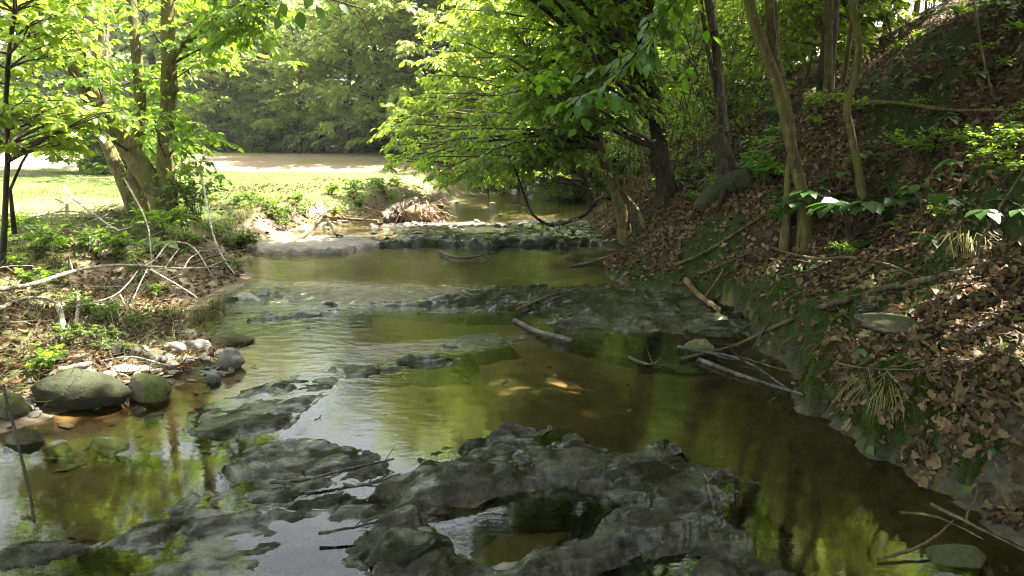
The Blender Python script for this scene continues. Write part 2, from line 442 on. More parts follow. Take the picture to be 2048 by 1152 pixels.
def G(px, py, far=60.0):                              # where a pixel's ray meets the ground or the water
    d = ray(px, py)
    lo = None
    ts = np.concatenate([np.arange(1.0, 20, .02), np.arange(20, far, .1)])
    pts = np.array([0, 0, CAM_H]) + d[None] * ts[:, None]
    z = np.maximum(H(pts[:, 0], pts[:, 1]), np.where((sides(pts[:, 0], pts[:, 1])[0] < .02) & (sides(pts[:, 0], pts[:, 1])[1] < .02), wl(pts[:, 1]), -9))
    i = np.argmax(pts[:, 2] < z) if (pts[:, 2] < z).any() else len(ts) - 1
    return pts[i]

# places where the sun gets through the leaves in the photograph: no leaf grows on the sun's way there
SD = np.array(sun_dir)
FLECKS = [(G(1935, 600), .34), (G(1800, 650), .12), (G(1435, 292), .2), (W(1010, 772, -.1), .04), (W(1125, 760, -.1), .05), (G(1840, 480), .1), (G(1760, 560), .1),
          (G(90, 700), .22), (G(250, 735), .2), (G(60, 590), .2), (G(290, 610), .16), (G(380, 700), .16), (G(30, 770), .15), (G(150, 790), .12), (G(600, 488), .3), (G(780, 465), .25), (G(960, 462), .2), (G(1100, 455), .2), (G(820, 425), .4), (G(1500, 640), .1), (G(1960, 720), .1)]
def sunpath(A):                                       # distance of points to each sun fleck's ray, minus its width
    out = np.full(len(A), 9.0)
    for q, r in FLECKS:
        w_ = A - q; t = w_ @ SD
        out = np.minimum(out, np.linalg.norm(w_ - t[:, None] * SD, axis=1) - r)
    return out

# near rows are closer together than far ones
def spaced(a, b, d0, g, dmax):
    v, d = [a], d0
    while v[-1] < b:
        v.append(v[-1] + d); d = min(d * g, dmax)
    return np.array(v)
gy = np.concatenate([-spaced(0, 24, .12, 1.12, 2)[::-1] + 1.2, spaced(1.3, 130, .02, 1.0085, 2.5)])
gxr = spaced(0, 60, .022, 1.011, 2)
gx = np.concatenate([-gxr[::-1][:-1], gxr])
GX, GY = np.meshgrid(gx, gy)
GZ = H(GX, GY)
SL, SR = sides(GX, GY)
nz = lambda s, f, o=3: fbm(GX * f, GY * f, s, o)
def mixa(a, b, f): return a * (1 - f[..., None]) + np.asarray(b) * f[..., None]
C = np.zeros(GX.shape + (3,))
C[:] = (.075, .06, .026)                              # creek bed: brown silt
C = mixa(C, (.17, .13, .065), sstep(.1, .6, nz(51, 1.1)) * .7)           # sand
C = mixa(C, (.055, .052, .018), sstep(0, .5, nz(52, 1.7)) * .75 * sstep(-.4, .8, GX))   # algae
for (px, py, r) in ((1015, 774, .20), (1130, 758, .19), (870, 778, .16), (1178, 818, .07)):  # sand patches paled: dappled sunlight painted into the bed colour
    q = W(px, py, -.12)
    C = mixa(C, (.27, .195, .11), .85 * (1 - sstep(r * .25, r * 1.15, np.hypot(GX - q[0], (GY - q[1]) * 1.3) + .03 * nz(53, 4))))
C = mixa(C, (.20, .125, .07), (1 - sstep(.35, .9, -SL + .2 * nz(54, 1.5))) * sstep(3.3, 4.0, GY) * (1 - sstep(5.2, 6, GY)) * .9)   # orange sand of the left shallows
up = GY > 11
C = np.where((up & (SL < 0) & (SR < 0))[..., None], mixa(C, (.2, .16, .11), np.ones_like(GX) * .6), C)
# left bank soil, then turf, then bare field
soil = mixa(np.zeros_like(C) + (.085, .06, .038), (.19, .145, .10), sstep(-.1, .6, nz(61, 2.2)))
soil = mixa(soil, (.07, .085, .022), sstep(.05, .5, nz(62, 1.6)) * .7)
turf = mixa(np.zeros_like(C) + (.045, .07, .014), (.085, .105, .024), sstep(-.3, .5, nz(63, .7)))
turf = mixa(turf, (.15, .135, .06), sstep(.25, .7, nz(64, .45)) * .7)
turf = mixa(turf, (.13, .14, .04), sstep(-6, -1, GX) * sstep(12, 16, GY) * .75)
field = mixa(np.zeros_like(C) + (.18, .135, .09), (.15, .135, .04), sstep(0, .5, nz(65, .35) + (GX + 5) * .06))
wild = mixa(np.zeros_like(C) + (.05, .045, .022), (.04, .06, .018), sstep(-.2, .4, nz(66, .6)))
tmask = sstep(1.55, 2.3, SL + .4 * nz(67, 1.2))
tmask = np.where(GY > 8, sstep(.5, 1.0, SL + .3 * nz(67, 1.2)), tmask)
Lc = mixa(soil, turf.reshape(-1, 3).reshape(turf.shape), tmask)
fmask = sstep(18.6, 19.4, GY + .6 * nz(68, .5)) * sstep(1.2, 2.2, SL)
Lc = mixa(Lc, field, fmask)
wmask = sstep(26.5, 28, GY + .8 * nz(69, .4)) * sstep(0, 1, SL)
Lc = mixa(Lc, wild, wmask)
C = np.where((SL > 0)[..., None], Lc, C)
lit = mixa(np.zeros_like(C) + (.045, .03, .015), (.08, .054, .028), sstep(-.3, .5, nz(71, 4)))
moss = sstep(.0, .45, nz(72, 1.5) + .35 * (1 - sstep(.5, 1.1, SR)) * (1 - sstep(6.5, 7.5, GY))) 
moss = np.maximum(moss, .9 * (1 - sstep(.3, .7, SR)) * (1 - sstep(6.3, 7.2, GY)) * sstep(-.7, .1, nz(74, 3)))
moss = np.maximum(moss, 1.2 * np.exp(-((GX - BX) ** 2 + (GY - BY) ** 2) / .3)).clip(0, 1)
lit = mixa(lit, (.017, .032, .004), moss * .92)
wet = 1 - sstep(.015, .05, GZ - wl(GY) + .02 * nz(75, 6))
lit = mixa(lit, (.04, .038, .028), wet * .7)
slab = (1 - sstep(.2, .75, SR + .1 * nz(73, 3))) * (1 - sstep(2.75, 3.25, GY + .15 * nz(73, 2)))
lit = mixa(lit, (.075, .068, .05), slab * .9)
C = np.where((SR > 0)[..., None], lit, C)

def region(name, mask_face, m, lab=None):
    ny, nx = GX.shape
    idx = np.arange(ny * nx).reshape(ny, nx)
    q = np.stack([idx[:-1, :-1], idx[:-1, 1:], idx[1:, 1:], idx[1:, :-1]], -1)[mask_face]
    used, inv = np.unique(q, return_inverse=True)
    V = np.stack([GX, GY, GZ], -1).reshape(-1, 3)[used]
    me = make_mesh(name, V, inv.reshape(-1, 4), C.reshape(-1, 3)[used])
    o = link(name, me, m, kind='structure')
    if lab: o['label'] = lab
    return o
c4 = lambda a: (a[:-1, :-1] + a[1:, 1:]) / 2
fSL, fSR, fT, fF = c4(SL), c4(SR), c4(tmask), c4(fmask)
isL, isR = fSL > 0, (fSR > 0) & ~(fSL > 0)
fY = c4(GY)
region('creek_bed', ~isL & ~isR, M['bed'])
region('muddy_bank', isL & (fT < .5) & (fF < .5), M['soil'])
region('lawn', isL & (fT >= .5) & (fF < .5), M['turf'])
region('dirt_field', isL & (fF >= .5) & (fY < 27), M['soil'])
region('forest_floor', isL & (fF >= .5) & (fY >= 27), M['soil'])
region('hillside', isR, M['soil'])

# ------------------------------------------------------------------ water
def water(name, y0, y1, dy, g):
    ys = spaced(y0, y1, dy, g, .3)
    ys = ys[ys <= y1 + 1e-6]
    xs = np.arange(-7, 5.5, .035) if y1 < 12 else np.arange(-6, 8, .12)
    X, Y = np.meshgrid(xs, ys)
    a, b = sides(X, Y)
    rif = np.exp(-((Y - 7.0 + .25 * X * .3) / .42) ** 2) * (1 - sstep(-.4, .8, X))      # the riffle below the mid pool
    rif = np.maximum(rif, .55 * np.exp(-((Y - (5.35 + .35 * (X + .4))) / .16) ** 2) * (X > -1.2) * (X < .6))
    Z = wl(Y) + rif * .018 * fbm(X * 9, Y * 12, 5, 3)
    st = .05 + .10 * sstep(-.3, .4, fbm(X * .6, Y * .6, 8, 2)) + 1.4 * rif + .12 * sstep(4, 6, Y) * (1 - sstep(.3, 1.2, X))
    if y1 > 12: st = st * 0 + .3
    st = st * (.35 + .65 * sstep(3.3, 4.2, Y)) 
    idx = np.arange(X.size).reshape(X.shape)
    q = np.stack([idx[:-1, :-1], idx[:-1, 1:], idx[1:, 1:], idx[1:, :-1]], -1)
    keep = (c4(a) < .35) & (c4(b) < .35)
    q = q[keep]
    used, inv = np.unique(q, return_inverse=True)
    V = np.stack([X, Y, Z], -1).reshape(-1, 3)[used]
    me = make_mesh(name, V, inv.reshape(-1, 4), np.repeat(st.reshape(-1, 1)[used], 3, 1))
    return link(name, me, M['water'], kind='structure')
water('creek_water', -4.0, 10.98, .03, 1.004)
water('upper_creek_water', 11.02, 34, .08, 1.02)

# ------------------------------------------------------------------ bedrock: each outcrop grown from its outline
def poly_sd(X, Y, P):
    P = np.asarray(P); n = len(P)
    d = np.full(X.shape, 1e9); inside = np.zeros(X.shape, bool)
    for i in range(n):
        a, b = P[i], P[(i + 1) % n]
        e = b - a
        t = np.clip(((X - a[0]) * e[0] + (Y - a[1]) * e[1]) / (e @ e), 0, 1)
        d = np.minimum(d, np.hypot(X - a[0] - t * e[0], Y - a[1] - t * e[1]))
        c = ((a[1] > Y) != (b[1] > Y)) & (X < (b[0] - a[0]) * (Y - a[1]) / (b[1] - a[1] + 1e-12) + a[0])
        inside ^= c
    return np.where(inside, d, -d)
def outcrop(name, label, outline, h, m, res=.02, fall=.22, hole=None, seed=1, rough=.03, wob=.05, zb=None, edge=.6, depth=.25, rfreq=5, lay=(.35, 1)):
    P = W(np.array(outline)[:, 0], np.array(outline)[:, 1], .02)[:, :2]
    x0, y0 = P.min(0) - .25; x1, y1 = P.max(0) + .25
    X, Y = np.meshgrid(np.arange(x0, x1, res), np.arange(y0, y1, res))
    wx, wy = wob * fbm(X * 4, Y * 4, seed + 1, 4), wob * fbm(X * 4, Y * 4, seed + 2, 4)
    sd = poly_sd(X + wx, Y + wy, P)
    if hole is not None:
        for hl in hole:
            hp = W(np.array(hl)[:, 0], np.array(hl)[:, 1], .02)[:, :2]
            sd = np.minimum(sd, -poly_sd(X + wx, Y + wy, hp))
    z = np.where(sd > 0, h * edge * sstep(0, fall * .35, sd) + h * (1 - edge) * sstep(0, fall * 1.6, sd), np.maximum(sd * 1.6, -depth))
    u = X * math.cos(.38) + Y * math.sin(.38); v = -X * math.sin(.38) + Y * math.cos(.38)    # bedding runs obliquely
    n1 = fbm(u * rfreq * lay[0], v * rfreq * lay[1], seed + 5, 5, .46)
    ridge = 1 - np.abs(fbm(u * rfreq * .35, v * rfreq * .8, seed + 9, 4))
    msk = np.clip(sd * 9 + .3, .15, 1)
    z = z + rough * n1 * msk + rough * 1.2 * (ridge - .6) * msk
    tq = z / .03 + .9 * fbm(X * 3, Y * 3, seed + 13, 3); fr_ = tq - np.floor(tq)
    z = np.where(sd > .01, z + (sstep(.74, 1, fr_) - fr_) * .03 * .85, z)
    ck = np.abs(fbm(u * 1.1 + .4 * fbm(X * 2, Y * 2, seed + 21, 2), v * 3.2, seed + 19, 3))
    z = z - .022 * (1 - sstep(.02, .09, ck)) * (sd > .03)                                  # cracks along the bedding               # bedding steps
    z = z - .014 * sstep(.5, .75, fbm(X * 9, Y * 9, seed + 15, 3)) * (sd > .02) + .0025 * fbm(u * 22, v * 40, seed + 16, 3)
    base = wl(Y) if zb is None else zb
    Z = base + z
    idx = np.arange(X.size).reshape(X.shape)
    q = np.stack([idx[:-1, :-1], idx[:-1, 1:], idx[1:, 1:], idx[1:, :-1]], -1)[c4(sd) > -.22]
    used, inv = np.unique(q, return_inverse=True)
    V = np.stack([X, Y, Z], -1).reshape(-1, 3)[used]
    ctr = np.array([P[:, 0].mean(), P[:, 1].mean(), 0])
    o = link(name, make_mesh(name, V - ctr, inv.reshape(-1, 4)), M[m], loc=ctr)
    return tag(o, label, 'rock')
outcrop('rock_outcrop', 'big pitted grey bedrock outcrop curving around a still pool in the foreground',
        [(690, 1010), (760, 985), (800, 950), (840, 925), (900, 885), (1000, 858), (1080, 845), (1150, 852), (1250, 888), (1350, 893), (1440, 925), (1485, 955), (1440, 985), (1490, 1020), (1550, 1080), (1570, 1152), (1480, 1165), (1380, 1135), (1260, 1130), (1130, 1145), (960, 1165), (830, 1190), (735, 1165), (715, 1100), (750, 1055), (800, 1030)],
        .105, 'rock_wet', .0115, .26, seed=3, rough=.032, wob=.09,
        hole=[[(885, 1085), (905, 1030), (990, 992), (1090, 982), (1210, 992), (1262, 1012), (1190, 1035), (1140, 1062), (1050, 1082), (960, 1102), (905, 1110)],
              [(1075, 868), (1100, 858), (1118, 868), (1100, 880)]])
outcrop('rock_outcrop', 'flat dark wet rock slab crossing the creek below the white sky reflection',
        [(440, 930), (500, 895), (600, 883), (720, 892), (800, 915), (838, 942), (760, 960), (650, 978), (520, 990), (440, 975)], .032, 'rock_wet', .016, .2, seed=23, rough=.018, wob=.08)
outcrop('rock_outcrop', 'low slanting wet rock shelf between the left pool and the puddles',
        [(235, 1075), (300, 1022), (420, 965), (520, 985), (660, 982), (800, 995), (770, 1030), (690, 1050), (660, 1080), (560, 1085), (480, 1100), (340, 1110)], .032, 'rock_wet', .016, .2, seed=33, rough=.022, wob=.09)
outcrop('rock_outcrop', 'dark wet rock at the bottom edge beside the leafy puddle',
        [(270, 1175), (330, 1115), (430, 1100), (490, 1110), (530, 1135), (470, 1160), (480, 1220), (280, 1230)], .03, 'rock_wet', .016, .2, seed=43, rough=.02, wob=.08)
outcrop('rock_outcrop', 'pale topped low rock slab in the bottom left corner of the pool',
        [(-60, 1100), (40, 1062), (130, 1062), (260, 1078), (215, 1098), (120, 1112), (-40, 1135)], .045, 'rock_wet', .016, .2, seed=53, rough=.016, wob=.05)
outcrop('rock_outcrop', 'long thin wet rock sill running diagonally across the creek to the mound',
        [(365, 865), (395, 802), (480, 772), (600, 738), (700, 720), (790, 712), (820, 722), (740, 748), (650, 778), (595, 812), (565, 855), (470, 882)], .022, 'rock_wet', .02, .18, seed=63, rough=.016, wob=.07)
outcrop('rock_outcrop', 'rounded brown rock mound breaking the water in mid creek',
        [(770, 722), (800, 708), (850, 702), (900, 712), (940, 705), (910, 724), (850, 732)], .085, 'rock_dark', .016, .26, seed=73, rough=.012, wob=.04, edge=.3)
outcrop('rock_outcrop', 'small weedy rock strip just above the water upstream of the mound',
        [(880, 682), (930, 668), (1000, 660), (1010, 668), (950, 678), (900, 690)], .025, 'rock_mossdark', .02, .12, seed=83, rough=.012)
outcrop('rock_shelf', 'broad dark gravelly rock shelf running from mid creek to the right bank',
        [(700, 608), (820, 596), (950, 580), (1100, 572), (1250, 575), (1400, 590), (1530, 615), (1560, 660), (1480, 665), (1330, 640), (1180, 628), (1060, 622), (960, 612), (850, 612)], .05, 'rock_dark', .028, .4, seed=93, rough=.03, wob=.1, edge=.4)
outcrop('rock_slab', 'flat grey slab edged with moss at the foot of the mossy ledge',
        [(1080, 632), (1150, 620), (1260, 622), (1400, 638), (1510, 652), (1530, 672), (1400, 668), (1260, 662), (1130, 655)], .04, 'rock_wet', .02, .2, seed=103, rough=.014, wob=.06)
outcrop('rock_outcrop', 'riffle rocks barely breaking the white water on the left side of the creek',
        [(410, 660), (450, 625), (560, 618), (680, 612), (760, 600), (720, 622), (600, 640), (500, 652)], .01, 'rock_wet', .022, .15, seed=113, rough=.03, wob=.08, rfreq=7)
outcrop('mud_flat', 'pale pinkish mud flat with a dark undercut front on the left below the lawn',
        [(490, 508), (560, 510), (690, 506), (760, 490), (790, 474), (760, 456), (640, 466), (540, 480)],
          .035, 'rock_mud', .03, .3, seed=123, rough=.016, wob=.16, zb=.085, edge=.85, rfreq=3)
outcrop('rock_ledge', 'low dark rock ledge with a black undercut front spanning the creek upstream',
        [(770, 494), (880, 492), (960, 494), (1060, 492), (1200, 490), (1270, 476), (1180, 462), (1050, 462), (900, 466), (800, 468)],
        .05, 'rock_dark', .03, .3, seed=133, rough=.026, wob=.14, zb=.11, edge=.85, rfreq=4)
outcrop('rock_ledge', 'sunlit broken rock strip in the upstream riffle behind the dark ledge',
        [(720, 462), (850, 452), (1000, 456), (1150, 448), (1180, 456), (1050, 464), (880, 466), (760, 470)],
        .02, 'rock_mud', .03, .3, seed=143, rough=.03, wob=.14, zb=.13, edge=.85, rfreq=5)

# ------------------------------------------------------------------ growing trees: branches reach for targets, twigs and leaves follow
UP = np.array([0, 0, 1.0])
def rvec(n): return R.normal(size=(n, 3))
def branches_to(trunk, trad, targets, lift=.35, tmin=.12):
    """curved branches from a trunk path (n,3) to targets (m,3)"""
    m = len(targets)
    hd = np.hypot(targets[:, None, 0] - trunk[None, :, 0], targets[:, None, 1] - trunk[None, :, 1])
    want = targets[:, None, 2] - lift * hd
    cost = np.abs(trunk[None, :, 2] - want) + .25 * hd
    k0 = int(tmin * len(trunk))
    cost[:, :k0] += 50
    k = np.argmin(cost, 1)
    P0 = trunk[k]; L = np.linalg.norm(targets - P0, axis=1, keepdims=True)
    t = np.linspace(0, 1, 8)[None, :, None]
    mid = (P0 + targets) / 2 + UP * L * .12 + rvec(m) * L * .07
    P = (1 - t) ** 2 * P0[:, None] + 2 * t * (1 - t) * mid[:, None] + t * t * targets[:, None]
    P = P + rvec(m * 8).reshape(m, 8, 3) * L[:, None] * .012 * np.sin(np.pi * t)
    r0 = np.minimum(.006 + .009 * L[:, 0], trad[k] * .6)
    rr = r0[:, None] * (1 - .8 * t[..., 0])
    return P, rr
def twigs_on(P, n, s0, l0, l1, spread=1.0, droop=.15, pts=4):
    """n twigs on each path of P (m,k,3)"""
    m, k, _ = P.shape
    s = R.uniform(s0, 1, (m, n)) * (k - 1 - 1e-6)
    i = s.astype(int); f = (s - i)[..., None]
    ar = np.arange(m)[:, None]
    A = P[ar, i] * (1 - f) + P[ar, i + 1] * f
    T = nrm(P[ar, i + 1] - P[ar, i])
    side = nrm(np.cross(T, UP)) * np.where(R.random((m, n, 1)) < .5, -1, 1)
    ang = R.uniform(.4, 1.25, (m, n, 1)) * spread
    d = nrm(T * np.cos(ang) + side * np.sin(ang) + rvec(m * n).reshape(m, n, 3) * .25)
    L = R.uniform(l0, l1, (m, n, 1)) * (1.15 - .5 * (s[..., None] / (k - 1)))
    t = np.linspace(0, 1, pts)[None, None, :, None]
    Q = A[:, :, None] + d[:, :, None] * L[:, :, None] * t - UP * droop * L[:, :, None] * t * t
    return Q.reshape(m * n, pts, 3)
def leaf_pose(Q, k, tilt=.55, ang=.9, droop=.35, s0=.15):
    m, n, _ = Q.shape
    s = (np.linspace(s0, 1, k)[None] + R.uniform(-.06, .06, (m, k))).clip(0, 1) * (n - 1 - 1e-6)
    i = s.astype(int); f = (s - i)[..., None]
    ar = np.arange(m)[:, None]
    A = Q[ar, i] * (1 - f) + Q[ar, i + 1] * f
    T = nrm(Q[ar, i + 1] - Q[ar, i])
    side = nrm(np.cross(T, UP)) * np.where(np.arange(k) % 2 == 0, -1, 1)[None, :, None]
    a = R.normal(ang, .25, (m, k, 1)); a[:, -1] *= .2
    d = nrm(T * np.cos(a) + side * np.sin(a) - UP * R.normal(droop, .25, (m, k, 1)))
    up = nrm(UP + rvec(m * k).reshape(m, k, 3) * tilt)
    return A.reshape(-1, 3), d.reshape(-1, 3), up.reshape(-1, 3)

def smooth_trunk(pts, radii, n=24, wob=.012):
    P = catmull(pts, n)
    rr = np.interp(np.linspace(0, 1, n), np.linspace(0, 1, len(radii)), radii)
    P = P + np.cumsum(rvec(n), 0) * wob * np.linspace(0, 1, n)[:, None] * .5
    return P, rr
def add_trunk(mb, P, rr, sides=10):
    n = len(P)
    a = np.arange(sides) / sides * 2 * np.pi
    flute = 1 + .10 * np.sin(a * 2 + R.uniform(0, 6))[None] + .07 * np.sin(a * 3 + R.uniform(0, 6))[None] + R.normal(0, .04, (n, sides))
    P = np.vstack([P[:1] - (P[1:2] - P[:1]) * .2 - [[0, 0, .35]], P]); rr = np.concatenate([rr[:1] * 1.2, rr]); flute = np.vstack([flute[:1], flute]); n += 1
    flare = 1 + .7 * np.exp(-np.arange(n) / n * 18)
    mb.add(*tubes(P[None], (rr * flare)[None, :, None] * flute[None], sides))
class Tree:
    def __init__(s, base): s.w, s.b, s.lv, s.base, s.parts = MB(), MB(), MB(), np.asarray(base, float), []
    def trunk(s, pts, radii, n=24, wob=.012, sides=10):
        P, rr = smooth_trunk(pts, radii, n, wob); add_trunk(s.w, P, rr, sides); return P, rr
    def foliage(s, P, rr, targets, nt=9, tl=(.25, .6), k=8, size=(.07, .10), shape=LEAF4, lift=.35, tilt=.55, s0=.3, sub=True, tmin=.12, aspect=1.0, droop=.35, npart=0):
        B, br = branches_to(P, rr, targets, lift, tmin)
        s.b.add(*tubes(B, br, 5))
        Q = twigs_on(B, nt, s0, *tl)
        if abs(s.base).sum() > 0: Q = Q[(sunpath(Q[:, 1]) > .2) & (sunpath(Q[:, -1]) > .2)]
        s.b.add(*tubes(Q, np.broadcast_to(np.linspace(.0045, .0015, Q.shape[1]), Q.shape[:2]), 3))
        if sub:
            Q2 = twigs_on(Q, 2, .25, tl[0] * .5, tl[1] * .5, pts=3)
            s.b.add(*tubes(Q2, np.broadcast_to(np.linspace(.0025, .001, 3), Q2.shape[:2]), 3))
        for q, kk in ((Q, k),) + (((Q2, max(3, k - 3)),) if sub else ()):
            A, d, up = leaf_pose(q, kk, tilt, droop=droop)
            s.put(A, d, up, size, shape, aspect, npart)
    def put(s, A, d, up, size, shape=LEAF4, aspect=1.0, npart=0):
        if abs(s.base).sum() > 0 and len(A):
            ok = sunpath(A) > .12; A, d, up = A[ok], d[ok], up[ok]
        sz = R.uniform(*size, len(A))
        if npart:                                    # the leaves that show largest become parts of their own
            wd = A - np.array([0, 0, CAM_H])
            yy = wd[:, 1] * CP - wd[:, 2] * SP; zz = wd[:, 1] * SP + wd[:, 2] * CP
            px, py = wd[:, 0] / np.maximum(yy, .1) * FPX, zz / np.maximum(yy, .1) * FPX
            vis = (np.abs(px) < 1020) & (np.abs(py) < 570) & (yy > 1)
            sc = np.where(vis, sz / np.maximum(yy, .1), -1)
            order = np.argsort(-sc)[:npart]; order = order[sc[order] > 0]
            s.parts.append((A[order], d[order], up[order], sz[order], shape, aspect))
            keep = np.ones(len(A), bool); keep[order] = False
            A, d, up, sz = A[keep], d[keep], up[keep], sz[keep]
        if len(A): s.lv.add(*leaves(A, d, up, sz, shape, aspect))
    def build(s, name, label, cat, group, bark, leafm, twigm='twig', stuff=True):
        root = empty(name, s.base, label, cat, group)
        if s.w.n: link('trunk', s.w.mesh('trunk', s.base), M[bark], root)
        if s.b.n: link('branch', s.b.mesh('branch', s.base), M[twigm], root, kind='stuff')
        if s.lv.n:
            link('foliage', s.lv.mesh('foliage', s.base), M[leafm], root, kind='stuff')
        cache = {}
        for A, d, up, sz, shape, asp in s.parts:
            key = (id(shape), asp)
            if key not in cache:
                V, F = leaves(np.zeros((1, 3)), np.array([[1.0, 0, 0]]), UP[None], 1.0, shape, asp)
                cache[key] = make_mesh('leaf', V, F); cache[key].materials.append(M[leafm])
            d = nrm(d); sd = nrm(np.cross(d, up)); u = np.cross(sd, d)
            for i in range(len(A)):
                o = link('leaf', cache[key], None, root)
                mw = np.eye(4); mw[:3, 0], mw[:3, 1], mw[:3, 2] = d[i] * sz[i], -sd[i] * sz[i] * -1, u[i] * sz[i]
                mw[:3, 3] = A[i] - s.base
                from mathutils import Matrix
                o.matrix_local = Matrix(mw.tolist())
        return root
def rp(n, poly, Y0, Y1):
    """n random points inside a pixel outline, between two distances"""
    poly = np.array(poly, float); out = []
    lo, hi = poly.min(0), poly.max(0)
    while len(out) < n:
        q = R.uniform(lo, hi, (n * 2, 2))
        sd = poly_sd(q[:, 0], q[:, 1], poly)
        out += list(q[sd > 0])
    q = np.array(out[:n])
    return D(q[:, 0], q[:, 1], R.uniform(Y0, Y1, n))
def pxw(w, Y): return w / 2 / FPX * Y

# --- left: the leaning clump of trees on the bank
Yt = 8.6
b = G(318, 452); b = np.array([b[0], b[1], H(b[0], b[1]) - .05]); Yt = b[1]
T = Tree(b)
tp = lambda pts, dy=None: D(np.array(pts)[:, 0], np.array(pts)[:, 1], Yt + (np.zeros(len(pts)) if dy is None else np.array(dy)))
P1, r1 = T.trunk(tp([(345, 470), (322, 400), (285, 335), (240, 270), (200, 215), (160, 150), (120, 80), (80, 0), (30, -120)], [0, 0, -.05, -.1, -.2, -.3, -.4, -.5, -.7]), [pxw(42, Yt), pxw(34, Yt), pxw(28, Yt), pxw(20, Yt)])
P2, r2 = T.trunk(tp([(335, 470), (338, 400), (332, 300), (338, 180), (336, 60), (334, -60), (325, -260)]), [pxw(38, Yt), pxw(30, Yt), pxw(24, Yt), pxw(18, Yt)])
P3, r3 = T.trunk(tp([(300, 465), (285, 400), (268, 330), (280, 230), (272, 100), (262, 0), (250, -160)], [.3] * 7), [pxw(32, Yt), pxw(26, Yt), pxw(20, Yt), pxw(16, Yt)])
P4, r4 = T.trunk(tp([(275, 450), (258, 390), (222, 310), (196, 240), (185, 150), (150, 60), (130, -60)], [.5] * 7), [pxw(34, Yt), pxw(28, Yt), pxw(20, Yt), pxw(14, Yt)])
P5, r5 = T.trunk(tp([(337, 130), (350, 105), (400, 62), (455, 30), (520, 8), (600, -20), (700, -60)], [0, -.1, -.3, -.5, -.8, -1.1, -1.5]), [pxw(17, Yt), pxw(15, Yt), pxw(8, Yt)])
P6, r6 = T.trunk(tp([(352, 455), (372, 410), (345, 350), (300, 290)], [-.2, -.2, -.1, 0]), [pxw(9, Yt), pxw(7, Yt), pxw(5, Yt)], sides=6)
T.foliage(P2, r2, rp(18, [(230, -30), (470, -40), (480, 110), (430, 190), (400, 330), (250, 330), (200, 150)], Yt - 1.4, Yt + 1), nt=8, k=7, size=(.07, .11), npart=40)
T.foliage(P1, r1, rp(16, [(0, -40), (240, -40), (220, 130), (120, 240), (0, 240)], Yt - 2, Yt + .3), nt=8, k=7, size=(.07, .11), npart=40)
T.foliage(P5, r5, rp(10, [(400, -60), (700, -60), (560, 40), (480, 110), (400, 90)], Yt - 2, Yt - .3), nt=7, k=7, size=(.08, .12), npart=60)
T.foliage(P1, r1, D(R.uniform(-400, 500, 40), R.uniform(-900, -100, 40), R.uniform(Yt - 3, Yt + 2, 40)), nt=8, k=7, size=(.08, .12), lift=.2)
# ivy and small shoots hugging the trunks
for Pk, rk, n in ((P2, r2, 170), (P3, r3, 110)):
    i = R.integers(2, 18, n); a = R.uniform(0, 6.28, n)
    A = Pk[i] + np.stack([np.cos(a), np.sin(a), R.uniform(-.5, .5, n)], -1) * (rk[i][:, None] + .02)
    d = nrm(np.stack([np.cos(a), np.sin(a), R.uniform(-.4, .6, n)], -1))
    T.put(A, d, nrm(UP + rvec(n) * .5), (.06, .12), LEAF4)
T.build('leaning_tree', 'clump of leaning ivy clad trunks on the left bank above the dead branches', 'tree', None, 'bark_mossy', 'leaf_mid')

# --- left edge: slim sapling whose sunlit sprays fill the upper left corner
b = G(8, 535); b[2] = H(b[0], b[1]) - .03; Ys = b[1]
T = Tree(b)
sp = lambda pts, Y: D(np.array(pts)[:, 0], np.array(pts)[:, 1], Y)
P, rr = T.trunk(sp([(4, 545), (9, 430), (14, 300), (10, 180), (22, 60), (28, -60), (30, -300)], Ys), [pxw(10, Ys), pxw(8, Ys), pxw(6, Ys)], sides=7)
T.trunk(sp([(20, 380), (60, 300), (130, 255), (200, 228)], Ys - .1), [pxw(6, Ys), pxw(3, Ys)], n=10, sides=5)
T.foliage(P, rr, rp(30, [(-40, 170), (120, 190), (220, 190), (330, 205), (350, 225), (260, 250), (150, 290), (-20, 300)], Ys - .4, Ys + .7), nt=6, tl=(.15, .38), k=7, size=(.06, .095), shape=LEAF8, lift=.3, npart=150, sub=False, tilt=.7)
T.foliage(P, rr, rp(24, [(-60, -30), (250, -30), (230, 60), (130, 150), (-40, 170)], Ys - .5, Ys + .8), nt=6, tl=(.15, .4), k=7, size=(.06, .095), shape=LEAF8, lift=.3, npart=140, sub=False, tilt=.7)
T.foliage(P, rr, rp(22, [(-700, 0), (-50, -300), (350, -420), (300, -80), (-60, 0)], Ys - 1.2, Ys + .8), nt=7, tl=(.2, .45), k=7, size=(.06, .1), lift=.3, sub=False)
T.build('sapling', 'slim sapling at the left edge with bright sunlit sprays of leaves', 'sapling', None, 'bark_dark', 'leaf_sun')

# --- left: thick old trunk out on the lawn
b = G(203, 348); b[2] = H(b[0], b[1]) - .1; Y = b[1]
T = Tree(b)
P, rr = T.trunk(sp([(203, 352), (200, 250), (195, 120), (192, 0), (190, -300), (186, -700)], Y), [pxw(56, Y), pxw(46, Y), pxw(42, Y), pxw(30, Y)], sides=14, wob=.03)
T.foliage(P, rr, np.stack([b[0] + R.normal(0, 2.6, 60), b[1] + R.normal(0, 2.6, 60), R.uniform(3.5, 12, 60)], -1), nt=9, tl=(.5, 1.1), k=9, size=(.14, .2), shape=LEAF2, tmin=.3)
T.build('old_tree', 'thick straight grey trunk standing on the lawn behind the leaning clump', 'tree', None, 'bark_grey', 'leaf_mid')

